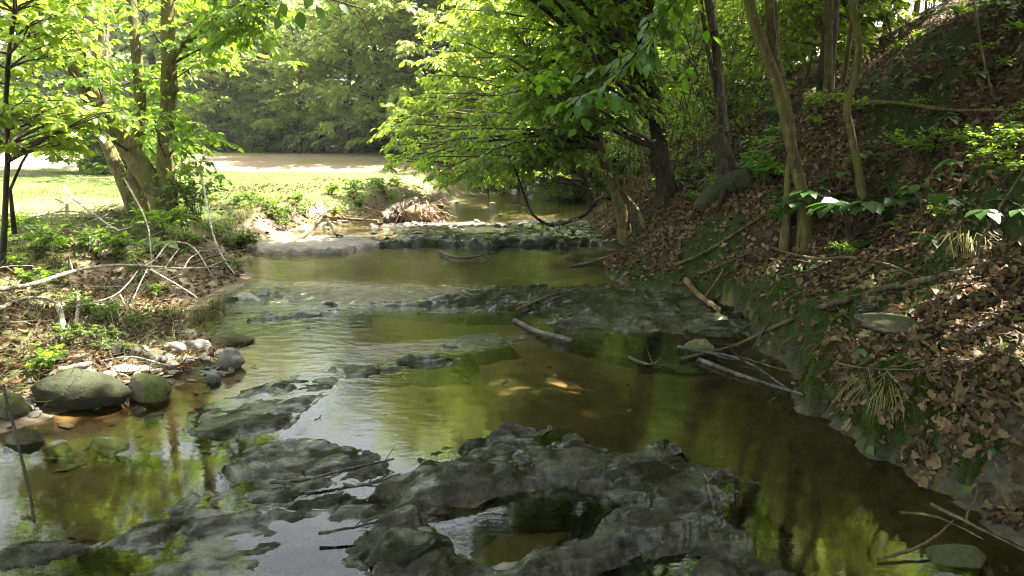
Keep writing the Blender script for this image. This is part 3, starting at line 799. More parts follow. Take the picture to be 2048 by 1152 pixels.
# --- centre and right: trees leaning over the creek
def ground_pt(px, py):
    q = G(px, py); q[2] = H(q[0], q[1]) - .04; return q
b = ground_pt(1254, 478); Y = b[1]
T = Tree(b)
P, rr = T.trunk(np.vstack([b, sp([(1240, 415), (1215, 345), (1197, 285), (1185, 220), (1150, 130), (1130, 0), (1120, -200)], Y + np.linspace(0, .8, 7))]), [pxw(24, Y), pxw(19, Y), pxw(15, Y), pxw(9, Y)])
T.trunk(np.vstack([ground_pt(1292, 452), sp([(1270, 415), (1240, 385), (1225, 350)], Y)]), [pxw(12, Y), pxw(8, Y)], n=10, sides=6)
T.foliage(P, rr, rp(34, [(770, 330), (860, 230), (1000, 180), (1180, 180), (1230, 270), (1150, 325), (1050, 335), (930, 365), (830, 375)], Y - 1.6, Y + 1.2), nt=9, k=7, size=(.07, .11), npart=150, tmin=.38, lift=.2)
T.foliage(P, rr, rp(24, [(900, 180), (1000, 30), (1120, -60), (1250, -40), (1230, 180)], Y - 1, Y + 1.8), nt=9, k=7, size=(.07, .11), npart=60)
T.build('creekside_tree', 'slender dark tree bent over the right bank, its leafy boughs reaching across the creek', 'tree', None, 'bark_mossy', 'leaf_mid')

b = ground_pt(1338, 395); Y = b[1]
T = Tree(b)
P, rr = T.trunk(np.vstack([b, sp([(1326, 330), (1312, 230), (1300, 130), (1290, 20), (1285, -120), (1280, -400)], Y)]), [pxw(40, Y), pxw(32, Y), pxw(28, Y), pxw(22, Y)])
T.foliage(P, rr, rp(34, [(850, -40), (1330, -40), (1340, 200), (1150, 230), (950, 180)], Y - 2, Y + 1.5), nt=9, tl=(.3, .7), k=8, size=(.08, .12), npart=20)
T.foliage(P, rr, rp(40, [(700, -900), (1600, -1100), (1500, -60), (800, -60)], Y - 4, Y + 2), nt=9, tl=(.4, .9), k=8, size=(.1, .15), shape=LEAF2)
T.foliage(P, rr, rp(34, [(820, -760), (1300, -760), (1300, -80), (880, -80)], Y - 3.5, Y + .5), nt=9, tl=(.35, .8), k=8, size=(.08, .13), lift=.25)
T.build('dark_tree', 'dark upright trunk with small vines at the foot of the hillside', 'tree', None, 'bark_dark', 'leaf_mid')

b = ground_pt(1120, 418); Y = 16.5; b = np.array([1.9, 16.5, H(1.9, 16.5) - .05])
T = Tree(b)
P, rr = T.trunk([b, b + [-.5, -.2, 1.2], b + [-1.2, -.5, 2.4], b + [-1.6, -.6, 3.8], b + [-1.8, -.6, 6]], [.11, .085, .06, .03])
T.foliage(P, rr, rp(58, [(745, 320), (770, 210), (840, 130), (900, 60), (1050, 60), (1080, 200), (960, 320), (860, 370)], 13.5, 17.5), nt=10, tl=(.35, .8), k=8, size=(.10, .14), lift=.15)
T.foliage(P, rr, rp(30, [(850, 60), (960, -60), (1150, -60), (1150, 80)], 14, 18), nt=10, tl=(.35, .8), k=8, size=(.10, .14), lift=.15)
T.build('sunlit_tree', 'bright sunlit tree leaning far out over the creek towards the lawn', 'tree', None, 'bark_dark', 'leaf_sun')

# the looping bough hanging low over the water
b = D(np.array([1190]), np.array([395]), 10.6)[0]
pth = catmull(np.vstack([ground_pt(1225, 405) * [1, 1, 1] + [0, 0, .1], D(np.array([1200, 1175, 1140, 1100, 1065, 1047, 1027, 1012]), np.array([395, 425, 443, 450, 428, 385, 330, 300]), np.linspace(11.2, 10.2, 8))]), 30)
mb = MB(); mb.add(*tubes(pth[None], np.linspace(.034, .014, 30)[None] * R.uniform(.85, 1.15, (1, 30)), 7, True))
root = empty('drooping_branch', pth[0], 'dark bough looping down low over the water and rising again', 'branch')
link('limb', mb.mesh('limb', pth[0]), M['bark_dark'], root)
Q = twigs_on(pth[None], 26, .2, .25, .7)
mb = MB(); mb.add(*tubes(Q, np.broadcast_to(np.linspace(.006, .002, 4), Q.shape[:2]), 4))
link('twig', mb.mesh('twig', pth[0]), M['twig'], root, kind='stuff')
A, d, up = leaf_pose(Q[8:], 5)
mb = MB(); mb.add(*leaves(A, d, up, R.uniform(.05, .09, len(A)), LEAF4))
link('foliage', mb.mesh('foliage', pth[0]), M['leaf_mid'], root, kind='stuff')

# near hanging branch with big leaves, from a tree just outside the right of the frame
b = np.array([3.6, 4.2, H(3.6, 4.2) - .1])
T = Tree(b)
P, rr = T.trunk([b, b + [.05, .1, 1.2], b + [-.1, .2, 2.2], b + [-.3, .3, 3.4], b + [-.4, .3, 5.5]], [.09, .075, .06, .03])
br = catmull(np.vstack([P[15], D(np.array([1560, 1430, 1350, 1300, 1255, 1205, 1160]), np.array([-150, -70, 0, 70, 125, 165, 195]), np.array([4.5, 4.6, 4.7, 4.7, 4.6, 4.5, 4.4]))]), 24)
T.b.add(*tubes(br[None], np.linspace(.016, .003, 24)[None], 6))
Q = twigs_on(br[None, 7:], 26, 0, .12, .34, droop=.2)
T.b.add(*tubes(Q, np.broadcast_to(np.linspace(.004, .0015, 4), Q.shape[:2]), 4))
A, d, up = leaf_pose(Q, 6, .35, .8, .45)
T.put(A, d, up, (.065, .11), LEAF8, .9, 300)
br2 = twigs_on(br[None], 3, .4, .6, .9)
A, d, up = leaf_pose(twigs_on(br2, 6, .2, .15, .35), 4, .35, .8, .45)
T.put(A, d, up, (.07, .11), LEAF8, .95, 60)
T.foliage(P, rr, np.stack([R.uniform(-2.2, 6, 95), R.uniform(-.5, 7.5, 95), R.uniform(4.3, 7.5, 95)], -1), nt=9, tl=(.3, .8), k=8, size=(.09, .13), shape=LEAF4)
T.build('overhanging_tree', 'near tree whose big drooping dark green leaves hang into the top centre', 'tree', None, 'bark_mossy', 'leaf_broad')

# the dark leaves at the top, left of centre
b = np.array([-4.6, 2.2, H(-4.6, 2.2) - .1])
T = Tree(b)
P, rr = T.trunk([b, b + [.05, .1, 1.2], b + [.2, .3, 2.4], b + [.3, .4, 3.4], b + [.4, .4, 5.5]], [.09, .075, .06, .03])
br = catmull(np.vstack([P[16], [-3.4, 3.2, 3.9], D(np.array([420, 540, 640, 735]), np.array([-190, -60, -10, 20]), np.array([4.6, 5.0, 5.2, 5.4]))]), 20)
T.b.add(*tubes(br[None], np.linspace(.022, .004, 20)[None], 6))
Q = twigs_on(br[None, 9:], 14, 0, .2, .45, droop=.5)
T.b.add(*tubes(Q, np.broadcast_to(np.linspace(.004, .0015, 4), Q.shape[:2]), 4))
A, d, up = leaf_pose(Q, 5, .5, .8, .5)
T.put(A, d, up, (.09, .14), LEAF8, 1.1, 120)
T.foliage(P, rr, np.stack([R.uniform(-6, -.4, 46), R.uniform(-.5, 4.6, 46), R.uniform(3.6, 6.5, 46)], -1), nt=8, tl=(.3, .7), k=7, size=(.10, .15), shape=LEAF4)
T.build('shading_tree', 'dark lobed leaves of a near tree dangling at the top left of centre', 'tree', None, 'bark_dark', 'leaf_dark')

# --- right hillside trees standing close
def hill_tree(name, label, paths, bark='bark_mossy', leafm='leaf_mid', crown=True, ntar=24, spread=2.0):
    b = ground_pt(*paths[0][0][0]); Y = b[1]
    T = Tree(b)
    for i, (pts, w) in enumerate(paths):
        pts = np.array(pts, float)
        P, rr = T.trunk(sp(pts, Y + .02 * i), [pxw(x, Y) for x in w], sides=9, wob=.008)
        if i == 0: P0, r0 = P, rr
    top = P0[-1]
    ext, er = T.trunk([top, top + [R.normal(0, .2), R.normal(0, .2), 1.6], top + [R.normal(0, .4), R.normal(0, .4), 3.4]], [r0[-1], r0[-1] * .4], n=10)
    if crown:
        T.foliage(ext, er, top + np.stack([R.normal(0, spread, ntar), R.normal(0, spread, ntar), R.uniform(.8, 4.5, ntar)], -1), nt=9, tl=(.3, .8), k=8, size=(.10, .15), shape=LEAF2, tmin=0)
    return T.build(name, label, 'tree', None, bark, leafm)
hill_tree('twin_tree', 'mossy twin stemmed tree crossing itself on the hillside right of centre',
          [([(1612, 470), (1606, 400), (1590, 330), (1574, 260), (1557, 180), (1533, 110), (1506, 40), (1485, -60), (1470, -200)], (30, 23, 22, 20, 19)),
           ([(1574, 425), (1577, 340), (1588, 280), (1578, 210), (1560, 130), (1548, 60), (1543, -60), (1540, -250)], (12, 11, 17, 20, 20))])
hill_tree('crooked_tree', 'thin crooked mossy stem rising out of the palmate plant on the hillside',
          [([(1728, 415), (1718, 340), (1700, 255), (1694, 215), (1712, 150), (1719, 80), (1707, 0), (1700, -120)], (18, 15, 14, 13))])
hill_tree('straight_tree', 'straight slim trunk on the hillside between the twin stems and the crooked one',
          [([(1656, 200), (1657, 100), (1659, 0), (1662, -120)], (18, 15, 13))], ntar=20)
hill_tree('slim_tree', 'slim grey mottled tree beside the stump at the foot of the hill',
          [([(1450, 298), (1441, 190), (1433, 90), (1418, 0), (1400, -120)], (19, 15, 13)), ([(1444, 262), (1425, 150), (1408, 60), (1395, -60)], (10, 9, 7))], bark='bark_grey')

# ------------------------------------------------------------------ trees repeated: one of each kind is grown, the rest are copies
def grow_kind(name, label, cat, group, h, r, crown0, ntar, leaf, leafm, bark='bark_dark', tr=.12, shape=LEAF2, nt=9, k=8, tl=(.5, 1.1), sub=True, lean=.3, lift=.3):
    T = Tree((0, 0, 0))
    P, rr = T.trunk([(0, 0, -.15), (R.normal(0, lean * .3), R.normal(0, lean * .3), h * .3), (R.normal(0, lean), R.normal(0, lean), h * .62), (R.normal(0, lean), R.normal(0, lean), h)], [tr, tr * .8, tr * .55, tr * .15], n=22, sides=8, wob=.02)
    z = R.uniform(crown0, h * 1.02, ntar)
    f = np.sqrt(np.clip(1 - ((z - (crown0 + h) / 2) / ((h - crown0) / 2 * 1.15)) ** 2, .08, 1))
    a = R.uniform(0, 6.283, ntar); q = r * f * R.uniform(.35, 1, ntar) ** .6
    T.foliage(P, rr, np.stack([np.cos(a) * q, np.sin(a) * q, z], -1), nt=nt, tl=tl, k=k, size=leaf, shape=shape, lift=lift, tmin=.08, sub=sub)
    return T.build(name, label, cat, group, bark, leafm)
def ground_at(x, y, sink=.05): return (float(x), float(y), float(H(x, y)) - sink)
def scatter_copies(proto, spots, scale, tilt=.04, first=True, label=None):
    for i, (x, y) in enumerate(spots):
        s = scale(i) if callable(scale) else R.uniform(*scale)
        tl = (R.normal(0, tilt), R.normal(0, tilt)); rz = R.uniform(0, 6.28)
        if i == 0 and first:
            proto.location = ground_at(x, y); proto.rotation_euler = (*tl, rz); proto.scale = (s, s, s)
        else:
            copy_thing(proto, ground_at(x, y), rz, s, tl, label)
def pxx(px, Y): return (px - 1024) / FPX * Y * 1.0

GB = 'trees of the wood beyond the field'
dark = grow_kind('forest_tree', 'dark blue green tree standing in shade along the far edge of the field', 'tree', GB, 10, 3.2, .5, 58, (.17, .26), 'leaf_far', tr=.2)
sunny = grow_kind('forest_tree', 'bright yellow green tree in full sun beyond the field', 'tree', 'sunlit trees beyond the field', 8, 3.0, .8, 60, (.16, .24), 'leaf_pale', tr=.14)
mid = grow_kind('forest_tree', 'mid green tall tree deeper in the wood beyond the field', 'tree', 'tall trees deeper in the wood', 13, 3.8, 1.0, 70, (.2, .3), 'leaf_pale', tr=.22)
D_sp = [(pxx(px, Y), Y) for px, Y in ((475, 28.5), (560, 29), (520, 31), (625, 30.5), (400, 29.5), (80, 29), (0, 30), (-90, 29), (160, 31), (-200, 30), (735, 30), (820, 30), (330, 30), (690, 32.5))]
scatter_copies(dark, D_sp, lambda i: (.72, .75, .7, .58, .9, 1, 1.05, 1, 1, 1.1, .6, .75, .9, .55)[i])
S_sp = [(pxx(px, Y), Y) for px, Y in ((700, 26.2), (775, 25.5), (850, 26), (640, 33), (930, 27), (740, 28), (300, 33.5), (440, 34), (570, 34.5), (1010, 25), (890, 23.5), (455, 27.5), (545, 27.8), (610, 27.2), (500, 28.4))]
scatter_copies(sunny, S_sp, lambda i: (.74, .9, 1.1, .82, 1.2, .72, 1.1, 1.0, .85, 1.2, .9, .72, .6, .66, .8)[i])
M_sp = [(pxx(px, Y), Y) for px, Y in ((-250, 36), (-60, 38), (110, 36), (250, 38), (380, 40), (500, 42), (830, 38), (930, 36), (1040, 34), (1150, 31), (1100, 40), (1250, 38), (-420, 34), (-600, 30), (780, 44), (20, 45), (310, 46), (1000, 45), (1200, 46), (1380, 42))]
scatter_copies(mid, M_sp, lambda i: (1, 1, 1, .95, .85, .72, .8, 1, 1, 1, 1, 1, 1, 1, .7, 1.1, 1, 1, 1, 1)[i])
far2 = [(pxx(px, Y), Y) for px, Y in ((560, 47), (640, 50), (700, 48), (460, 50), (760, 52), (610, 54))]
for x, y in far2: copy_thing(mid, ground_at(x, y), R.uniform(0, 6), .62)
shrub = grow_kind('shrub', 'low leafy shrub at the foot of the trees beyond the field', 'shrub', 'shrubs along the far field edge', 1.5, 1.1, .1, 34, (.10, .16), 'leaf_mid', tr=.03, nt=7, k=7, tl=(.25, .5), sub=False)
sh = [(pxx(px, Y), Y) for px, Y in zip(R.uniform(-150, 900, 34), R.uniform(27, 28.6, 34))] + [(-9.9 + R.normal(0, .5), 17.6 + R.normal(0, .4)) for _ in range(4)]
scatter_copies(shrub, sh, (.6, 1.3), .1)
# thicket where the creek disappears
weedy = grow_kind('shrub', 'loose green shrub in the thicket where the creek disappears', 'shrub', 'shrubs of the creek thicket', 2.4, 1.3, .15, 34, (.07, .12), 'leaf_mid', tr=.03, nt=8, k=7, tl=(.3, .6), sub=False)
th = [(x, y) for x, y in zip(R.uniform(.5, 6.5, 40), R.uniform(17.5, 26, 40)) if x > xl(y) - .3 + .0 * y and not (xl(y) + .4 < x < xr(y) - .2 and y < 22)]
th += list(zip(R.uniform(.2, 3.6, 16), R.uniform(20.5, 23.5, 16)))
th += list(zip(R.uniform(.9, 2.6, 9), R.uniform(17.6, 19.5, 9)))
th += [(-.6, 19.2), (-1.3, 20.5), (.2, 22), (-2.2, 21.5), (-.4, 24), (2.6, 13.5), (2.9, 15.5), (3.4, 12.2)]
scatter_copies(weedy, th, (.5, 1.15), .12)

# hillside wood on the right
GH = 'slim trees of the hillside wood'
def hill_ok(x, y, rmin=1.2):
    px = 1024 + x / y * FPX
    return not (1500 < px < 1800 and y < 8.5)
slim = [grow_kind('hillside_tree', 'slim tall tree of the hillside wood behind the nearer stems', 'tree', GH, 9.5, 2.0, 4.6, 22, (.12, .18), 'leaf_mid', bark='bark_mossy', tr=t, lean=.35) for t in (.045, .062)]
sl_sp = []
while len(sl_sp) < 46:
    y = R.uniform(9.5, 34); x = R.uniform(2.8, 3 + y * .72)
    if hill_ok(x, y) and x / y < .75 and all(np.hypot(x - a, y - c) > .7 for a, c in sl_sp) and sunpath(np.stack([np.full(5, x), np.full(5, y), H(x, y) + np.linspace(4, 9, 5)], -1)).min() > 1.3: sl_sp.append((x, y))
scatter_copies(slim[0], sl_sp[:24], (.7, 1.25), .05)
scatter_copies(slim[1], sl_sp[24:], (.7, 1.3), .04, label='stouter tall tree of the hillside wood behind the nearer stems')
slim[1]['label'] = 'stouter tall tree of the hillside wood behind the nearer stems'
under = [grow_kind('sapling', 'leafy bright green sapling filling the gaps of the hillside wood', 'sapling', 'leafy saplings of the hillside wood', hh, 1.5, .7, 40, (.09, .14), lm, bark='bark_mossy', tr=.022, nt=8, k=7, tl=(.3, .65), sub=False, lean=.25, lift=.15)
         for hh, lm in ((4.2, 'leaf_pale'), (3.2, 'leaf_sun'))]
under[1]['label'] = 'deep green leafy sapling filling the gaps of the hillside wood'
us = []
while len(us) < 96:
    y = R.uniform(12, 34); x = R.uniform(3.0, 3 + y * .72)
    px = 1024 + x / y * FPX
    if hill_ok(x, y) and px < 1780 + 10 * max(0, y - 12): us.append((x, y))
us += [(11, 13.5), (12.5, 16), (14, 18.5), (15.5, 21.5), (13, 20), (17, 24), (18.5, 27), (16, 27), (12.5, 14.2), (14.8, 16.8), (16.5, 19.5), (19, 22.5)]
scatter_copies(under[0], us[:44], (.7, 1.3), .1)
scatter_copies(under[1], us[44:], (.7, 1.3), .1)
tall_sp = [(4.6, 11.0, 1), (6.4, 8.6, 1.05), (7.5, 5.2, 1), (9.5, 2.0, 1.05), (11.5, 7.5, 1.1), (6.3, -1.5, .9), (10, -3, 1), (4.4, -4.5, .9), (13, 3, 1), (4.3, 3.4, .74), (5.2, 6.0, .78), (3.2, -.6, .72), (10.5, 11, 1), (-4.2, -2.6, .85), (-1.8, -4.5, .8), (1.6, -3.4, .8), (-6.4, .2, .8), (2.4, 1.0, .78)]  # those around and behind the camera are unseen, added to cut sky light
for i, (x, y, sc_) in enumerate(tall_sp):
    b = np.array(ground_at(x, y, .1)); T = Tree(b)
    h = 12 * sc_
    P, rr = T.trunk([b, b + [R.normal(0, .1), R.normal(0, .1), h * .3], b + [R.normal(0, .3), R.normal(0, .3), h * .62], b + [R.normal(0, .3), R.normal(0, .3), h]], [.11 * sc_, .09 * sc_, .065 * sc_, .025], n=22, sides=9)
    z = R.uniform(5.5 * sc_, h, 70); a = R.uniform(0, 6.283, 70); q = 3.6 * R.uniform(.1, 1, 70) ** .6
    T.foliage(P, rr, b + np.stack([np.cos(a) * q, np.sin(a) * q, z], -1), nt=9, tl=(.5, 1.1), k=8, size=(.15, .22), shape=LEAF2, lift=.4)
    T.build('tall_tree', 'tall broad crowned tree, mostly unseen, whose crown shades the creek', 'tree', 'tall trees shading the creek', 'bark_dark', 'leaf_mid')
# bare whippy stems of the thicket at the foot of the hill
def whip(hh):
    T = Tree((0, 0, 0))
    P, rr = T.trunk([(0, 0, -.05), (R.normal(0, .08), R.normal(0, .08), hh * .4), (R.normal(0, .25), R.normal(0, .25), hh)], [.011, .008, .003], n=12, sides=5, wob=.03)
    Q = twigs_on(P[None, 3:], 12, 0, .25, .8, .8, .1)
    T.b.add(*tubes(Q, np.broadcast_to(np.linspace(.004, .0015, 4), Q.shape[:2]), 3))
    A, d, up = leaf_pose(Q[6:], 4)
    T.put(A, d, up, (.05, .08), LEAF4)
    return T.build('whip_stem', 'thin nearly bare whippy stem in the thicket at the foot of the hill', 'sapling', 'thin stems of the creekside thicket', 'bark_mossy', 'leaf_mid')
wh = [whip(2.6), whip(1.9), whip(3.2)]
wp = []
while len(wp) < 66:
    px, Y = R.uniform(1040, 1500), R.uniform(9.5, 18)
    x = pxx(px, Y)
    if x > xr(Y) + .15: wp.append((x, Y))
for i in range(3): scatter_copies(wh[i], wp[i::3], (.7, 1.2), .16)

# ------------------------------------------------------------------ stones
def stone_mesh(seed, sx, sy, sz, angular=.5, sub=4):
    import bmesh
    rg = np.random.default_rng(seed)
    bm = bmesh.new(); bmesh.ops.create_icosphere(bm, subdivisions=sub, radius=1)
    npl = 15 if angular < .55 else 9; nn = nrm(rg.normal(size=(npl, 3))); dd = rg.uniform(.45, .85, npl)
    off = Vector(rg.uniform(-50, 50, 3))
    for v in bm.verts:
        n = np.array(v.co.normalized())
        q = nn @ n
        rp_ = min(1.0, float(np.min(np.where(q > .05, dd / np.maximum(q, .05), 9))))
        r = 1 * (1 - angular) + rp_ * angular
        amp = 1 if angular < .55 else .35; r *= 1 + amp * (.16 * mnoise.noise(v.co * 1.7 + off) + .08 * mnoise.noise(v.co * 4 + off) + .04 * mnoise.noise(v.co * 9 + off))
        v.co = Vector((n[0] * r * sx, n[1] * r * sy, n[2] * r * sz))
    me = bpy.data.meshes.new('stone'); bm.to_mesh(me); bm.free()
    me.polygons.foreach_set('use_smooth', np.full(len(me.polygons), angular < .55)); me.update()
    return me
def stone(px, py, w, h, m, label, seed, angular=.6, rz=None, group=None, name='stone', sink=.3, depth=.7, tilt=.1):
    """px,py: where the middle of its foot stands; w,h: its size in the photograph"""
    q = G(px, py); dist = math.hypot(q[1], CAM_H)
    sx, sz = w / 2 / FPX * dist, h / 2 / FPX * dist * 1.15
    q = q + np.array([0, sx * depth * .5, 0])
    o = link(name, stone_mesh(seed, sx, max(sx * depth, sz), sz / (1 - sink * .5)), M[m], loc=(q[0], q[1], max(H(q[0], q[1]), -.06) + sz * (1 - sink)))
    o.rotation_euler = (R.normal(0, tilt), R.normal(0, tilt), R.uniform(-.4, .4) if rz is None else rz)
    return tag(o, label, 'stone', group)
ST = [
 (135, 822, 190, 66, 'rock_mossbank', 'long brown mossy boulder with a dark shaded face at the left shallows', .62, 'boulder'),
 (292, 800, 115, 62, 'rock_moss', 'rounded dark green mossy boulder beside the orange shallows', .15, 'boulder'),
 (40, 885, 76, 48, 'rock_mossdark', 'dark squarish stone with a bright top at the left edge of the shallows', .8, 'stone'),
 (110, 890, 56, 40, 'rock_pale', 'pale cleft angular stone standing in the left shallows', .9, 'stone'),
 (212, 884, 86, 24, 'rock_grey', 'long flat pale slab lying in the orange shallows', .7, 'stone'),
 (260, 914, 64, 24, 'rock_slate', 'left one of two dark slates touching each other in the left pool', .9, 'stone'),
 (310, 914, 56, 28, 'rock_slate', 'right one of two dark slates touching each other in the left pool', .9, 'stone'),
 (306, 828, 44, 18, 'rock_slate', 'small wet grey slate below the round mossy boulder', .9, 'stone'),
 (276, 814, 34, 18, 'rock_grey', 'small brown lump between the two mossy boulders and the slate', .6, 'stone'),
 (14, 838, 62, 52, 'rock_moss', 'yellow green mossy stone at the very left edge', .3, 'stone'),
 (380, 680, 40, 24, 'rock_moss', 'small yellow mossy stone at the shore below the sedge', .3, 'stone'),
 (396, 706, 58, 26, 'rock_grey', 'pale grey stone with a mossy cap at the shore', .4, 'stone'),
 (452, 690, 104, 26, 'rock_mossdark', 'flat dark mossy rock running into the water at the shore', .4, 'stone'),
 (344, 704, 64, 26, 'rock_pale', 'pale lying stone behind the shore cobbles', .6, 'stone'),
 (460, 738, 52, 40, 'rock_grey', 'speckled grey stone at the tip of the stony spit', .4, 'stone'),
 (440, 716, 30, 18, 'rock_slate', 'small dark stone just above the speckled one', .7, 'stone'),
 (426, 764, 36, 30, 'rock_slate', 'blue grey tilted stone in the shallows below the spit', .8, 'stone'),
 (272, 722, 40, 26, 'rock_moss', 'moss tufted stone on the bank above the pale cobbles', .3, 'stone'),
 (300, 726, 36, 22, 'rock_moss', 'second smaller moss tufted stone next to the first on the bank', .3, 'stone'),
 (228, 716, 50, 30, 'rock_dark', 'dark brown stone half buried in the left bank', .5, 'stone'),
 (238, 750, 60, 20, 'rock_pale', 'pale flat cobble above the two mossy boulders', .7, 'stone'),
 (274, 750, 56, 20, 'rock_pale', 'whitish slab just behind the round mossy boulder', .7, 'stone'),
 (346, 754, 40, 14, 'rock_pale', 'thin pale flat stone right of the round mossy boulder', .8, 'stone'),
 (372, 728, 44, 18, 'rock_pale', 'white cobble in the middle of the stony spit', .6, 'stone'),
 (404, 728, 34, 22, 'rock_pale', 'white blocky cobble near the tip of the stony spit', .7, 'stone'),
 (330, 726, 34, 16, 'rock_grey', 'grey cobble at the landward end of the stony spit', .6, 'stone'),
 (152, 766, 74, 22, 'rock_pale', 'long pale stone lying on top of the long mossy boulder', .6, 'stone'),
 (212, 768, 44, 26, 'rock_pale', 'tan wedge stone at the right end of the long mossy boulder', .8, 'stone'),
 (490, 598, 64, 26, 'rock_grey', 'broad grey stone at the head of the riffle', .4, 'stone'),
 (526, 588, 30, 26, 'rock_grey', 'upright rounded stone behind the broad grey one', .4, 'stone'),
 (552, 586, 28, 16, 'rock_dark', 'dark wet stone in the water at the head of the riffle', .5, 'stone'),
 (462, 600, 34, 18, 'rock_dark', 'dark stone tucked against the bank at the riffle', .5, 'stone'),
 (652, 612, 56, 16, 'rock_dark', 'brown rock breaking the surface of the riffle', .3, 'stone'),
 (1400, 704, 74, 38, 'rock_moss', 'rounded grey mossy stone in the water at the right bank', .2, 'stone'),
 (1740, 626, 60, 22, 'rock_dark', 'bare dark stone showing through the leaf litter', .4, 'stone'),
 (1790, 668, 140, 34, 'rock_mossdark', 'yellow green mossy stone on the right bank ledge', .45, 'stone'),
 (1930, 1132, 150, 52, 'rock_mossdark', 'olive slab stone in the water at the bottom right', .5, 'stone'),
 (1900, 1172, 100, 46, 'rock_slate', 'pale wet stone at the bottom edge below the olive slab', .6, 'stone'),
 (1010, 1165, 130, 52, 'rock_grey', 'tan wet stone at the bottom edge in front of the bedrock', .4, 'stone'),
 (872, 1160, 70, 34, 'rock_grey', 'smaller tan stone left of the other at the bottom edge', .5, 'stone'),
 (820, 1140, 170, 90, 'rock_dark', 'dark round mossy rock hump at the bottom, left of centre', .2, 'boulder'),
]
for i, (px, py, w, h, m, lab, ang, nm) in enumerate(ST):
    if m == 'rock_pale': h *= .7
    stone(px, py, w, h, m, lab, 100 + i, ang, name=nm, sink=.4)
# loose cobbles of the left shore: copies of a few shapes
kinds = [link('cobble', stone_mesh(300 + i, .05, .036, .02, 1.0, 3), M[m]) for i, m in enumerate(('rock_pale', 'rock_pale', 'rock_grey', 'rock_slate', 'rock_grey', 'rock_pale'))]
clab = ['small pale loose cobble on the stony left shore', 'small pale loose cobble on the stony left shore', 'small grey loose cobble on the stony left shore', 'small dark slaty cobble on the stony left shore', 'small grey loose cobble on the stony left shore', 'small pale loose cobble on the stony left shore']
n = 0
while n < 150:
    if n < 100: px, py = R.normal(330, 105), R.normal(740, 26)
    else: px, py = R.uniform(0, 470), R.uniform(760, 930)
    q = G(px, py)
    if px > 500 or q[1] > 6.5: continue
    i = n % 6; s = R.uniform(.35, 1.15)
    o = kinds[i] if n < 6 else kinds[i].copy()
    if n >= 6: COL.objects.link(o)
    o.location = (q[0], q[1], H(q[0], q[1]) + .008 * s); o.scale = (s * R.uniform(.8, 1.4), s, s * R.uniform(.5, 1.0))
    o.rotation_euler = (R.normal(0, .2), R.normal(0, .2), R.uniform(0, 6.28))
    tag(o, clab[i], 'stone', 'loose cobbles on the left shore (%s)' % clab[i].split()[1])
    n += 1
# sunlit rubble in the upstream riffle
kinds = [link('creek_stone', stone_mesh(330 + i, .10, .07, .028, 1.0, 3), M[m]) for i, m in enumerate(('rock_pale', 'rock_mud', 'rock_grey', 'rock_dark'))]
for n in range(46):
    px, py = (R.uniform(640, 1180), R.uniform(446, 480)) if n < 30 else (R.uniform(820, 1050), R.uniform(405, 440))
    q = G(px, py); i = n % 4; s = R.uniform(.35, 1.2)
    o = kinds[i] if n < 4 else kinds[i].copy()
    if n >= 4: COL.objects.link(o)
    o.location = (q[0], q[1], max(H(q[0], q[1]), wl(q[1])) + .015 * s + (.03 if 10.4 < q[1] < 14 else 0)); o.scale = (s, s, s)
    o.rotation_euler = (R.normal(0, .15), R.normal(0, .15), R.uniform(0, 6.28))
    c = ('pale', 'tan', 'grey', 'dark')[i]
    tag(o, c + ' stone of the rubble in the shallow upstream riffle', 'stone', c + ' stones of the upstream riffle')

# ------------------------------------------------------------------ sticks and dead wood
def stick(pts, wpx, m, label, lifts=None, name='stick', cat='stick', side=0, subs=(), taper=.45, wob=.006):
    Q = np.array([G(*p) for p in pts])
    base_z = np.maximum(H(Q[:, 0], Q[:, 1]), wl(Q[:, 1]) - .005)
    r0 = wpx / 2 / FPX * Q[:, 1].mean()
    Q[:, 2] = base_z + r0 * .7
    if lifts is not None: Q[:, 2] += np.array(lifts)
    n = max(10, len(pts) * 5)
    P = catmull(Q, n); P += np.cumsum(rvec(n), 0) * wob * .25
    rr = r0 * np.linspace(1, taper, n) * R.uniform(.88, 1.14, n)
    c = P[0].copy()
    mb = MB(); mb.add(*tubes(P[None], rr[None], 7, True))
    parts = []
    if side:
        S = twigs_on(P[None], side, .25, r0 * 12, r0 * 30, .9, -.1)
        for k in range(side):
            b2 = MB(); b2.add(*tubes(S[k:k + 1], np.linspace(r0 * .4, r0 * .12, 4)[None], 5)); parts.append(b2)
    for sp_, lf, w2 in subs:
        S = np.array([G(*p) for p in sp_]); S[:, 2] = np.maximum(H(S[:, 0], S[:, 1]), wl(S[:, 1])) + np.array(lf)
        r2 = w2 / 2 / FPX * S[:, 1].mean()
        S = catmull(S, 14); b2 = MB(); b2.add(*tubes(S[None], (r2 * np.linspace(1, .35, 14) * R.uniform(.9, 1.1, 14))[None], 6, True)); parts.append(b2)
    if parts:
        root = empty(name, c, label, cat)
        link('main_stem', mb.mesh('main_stem', c), M[m], root)
        for b2 in parts: link('side_twig', b2.mesh('side_twig', c), M[m], root)
        return root
    o = link(name, mb.mesh(name, c), M[m], loc=c)
    return tag(o, label, cat)
stick([(1362, 722), (1420, 708), (1480, 690), (1560, 655), (1640, 620), (1700, 603), (1760, 590), (1830, 570), (1950, 553)][::-1], 15, 'dead_green', 'long grey green fallen branch lying from the litter down into the water', side=5, name='fallen_branch', cat='branch')
stick([(1540, 513), (1620, 528), (1700, 533), (1770, 545), (1830, 560)], 8, 'dead_green', 'slender pale branch lying across the leaf litter below the palmate plant', [.05, .04, .05, .04, .02], side=3, name='fallen_branch', cat='branch', subs=[([(1660, 532), (1610, 552), (1560, 565), (1500, 590)], (.04, .03, .03, .02), 5)])
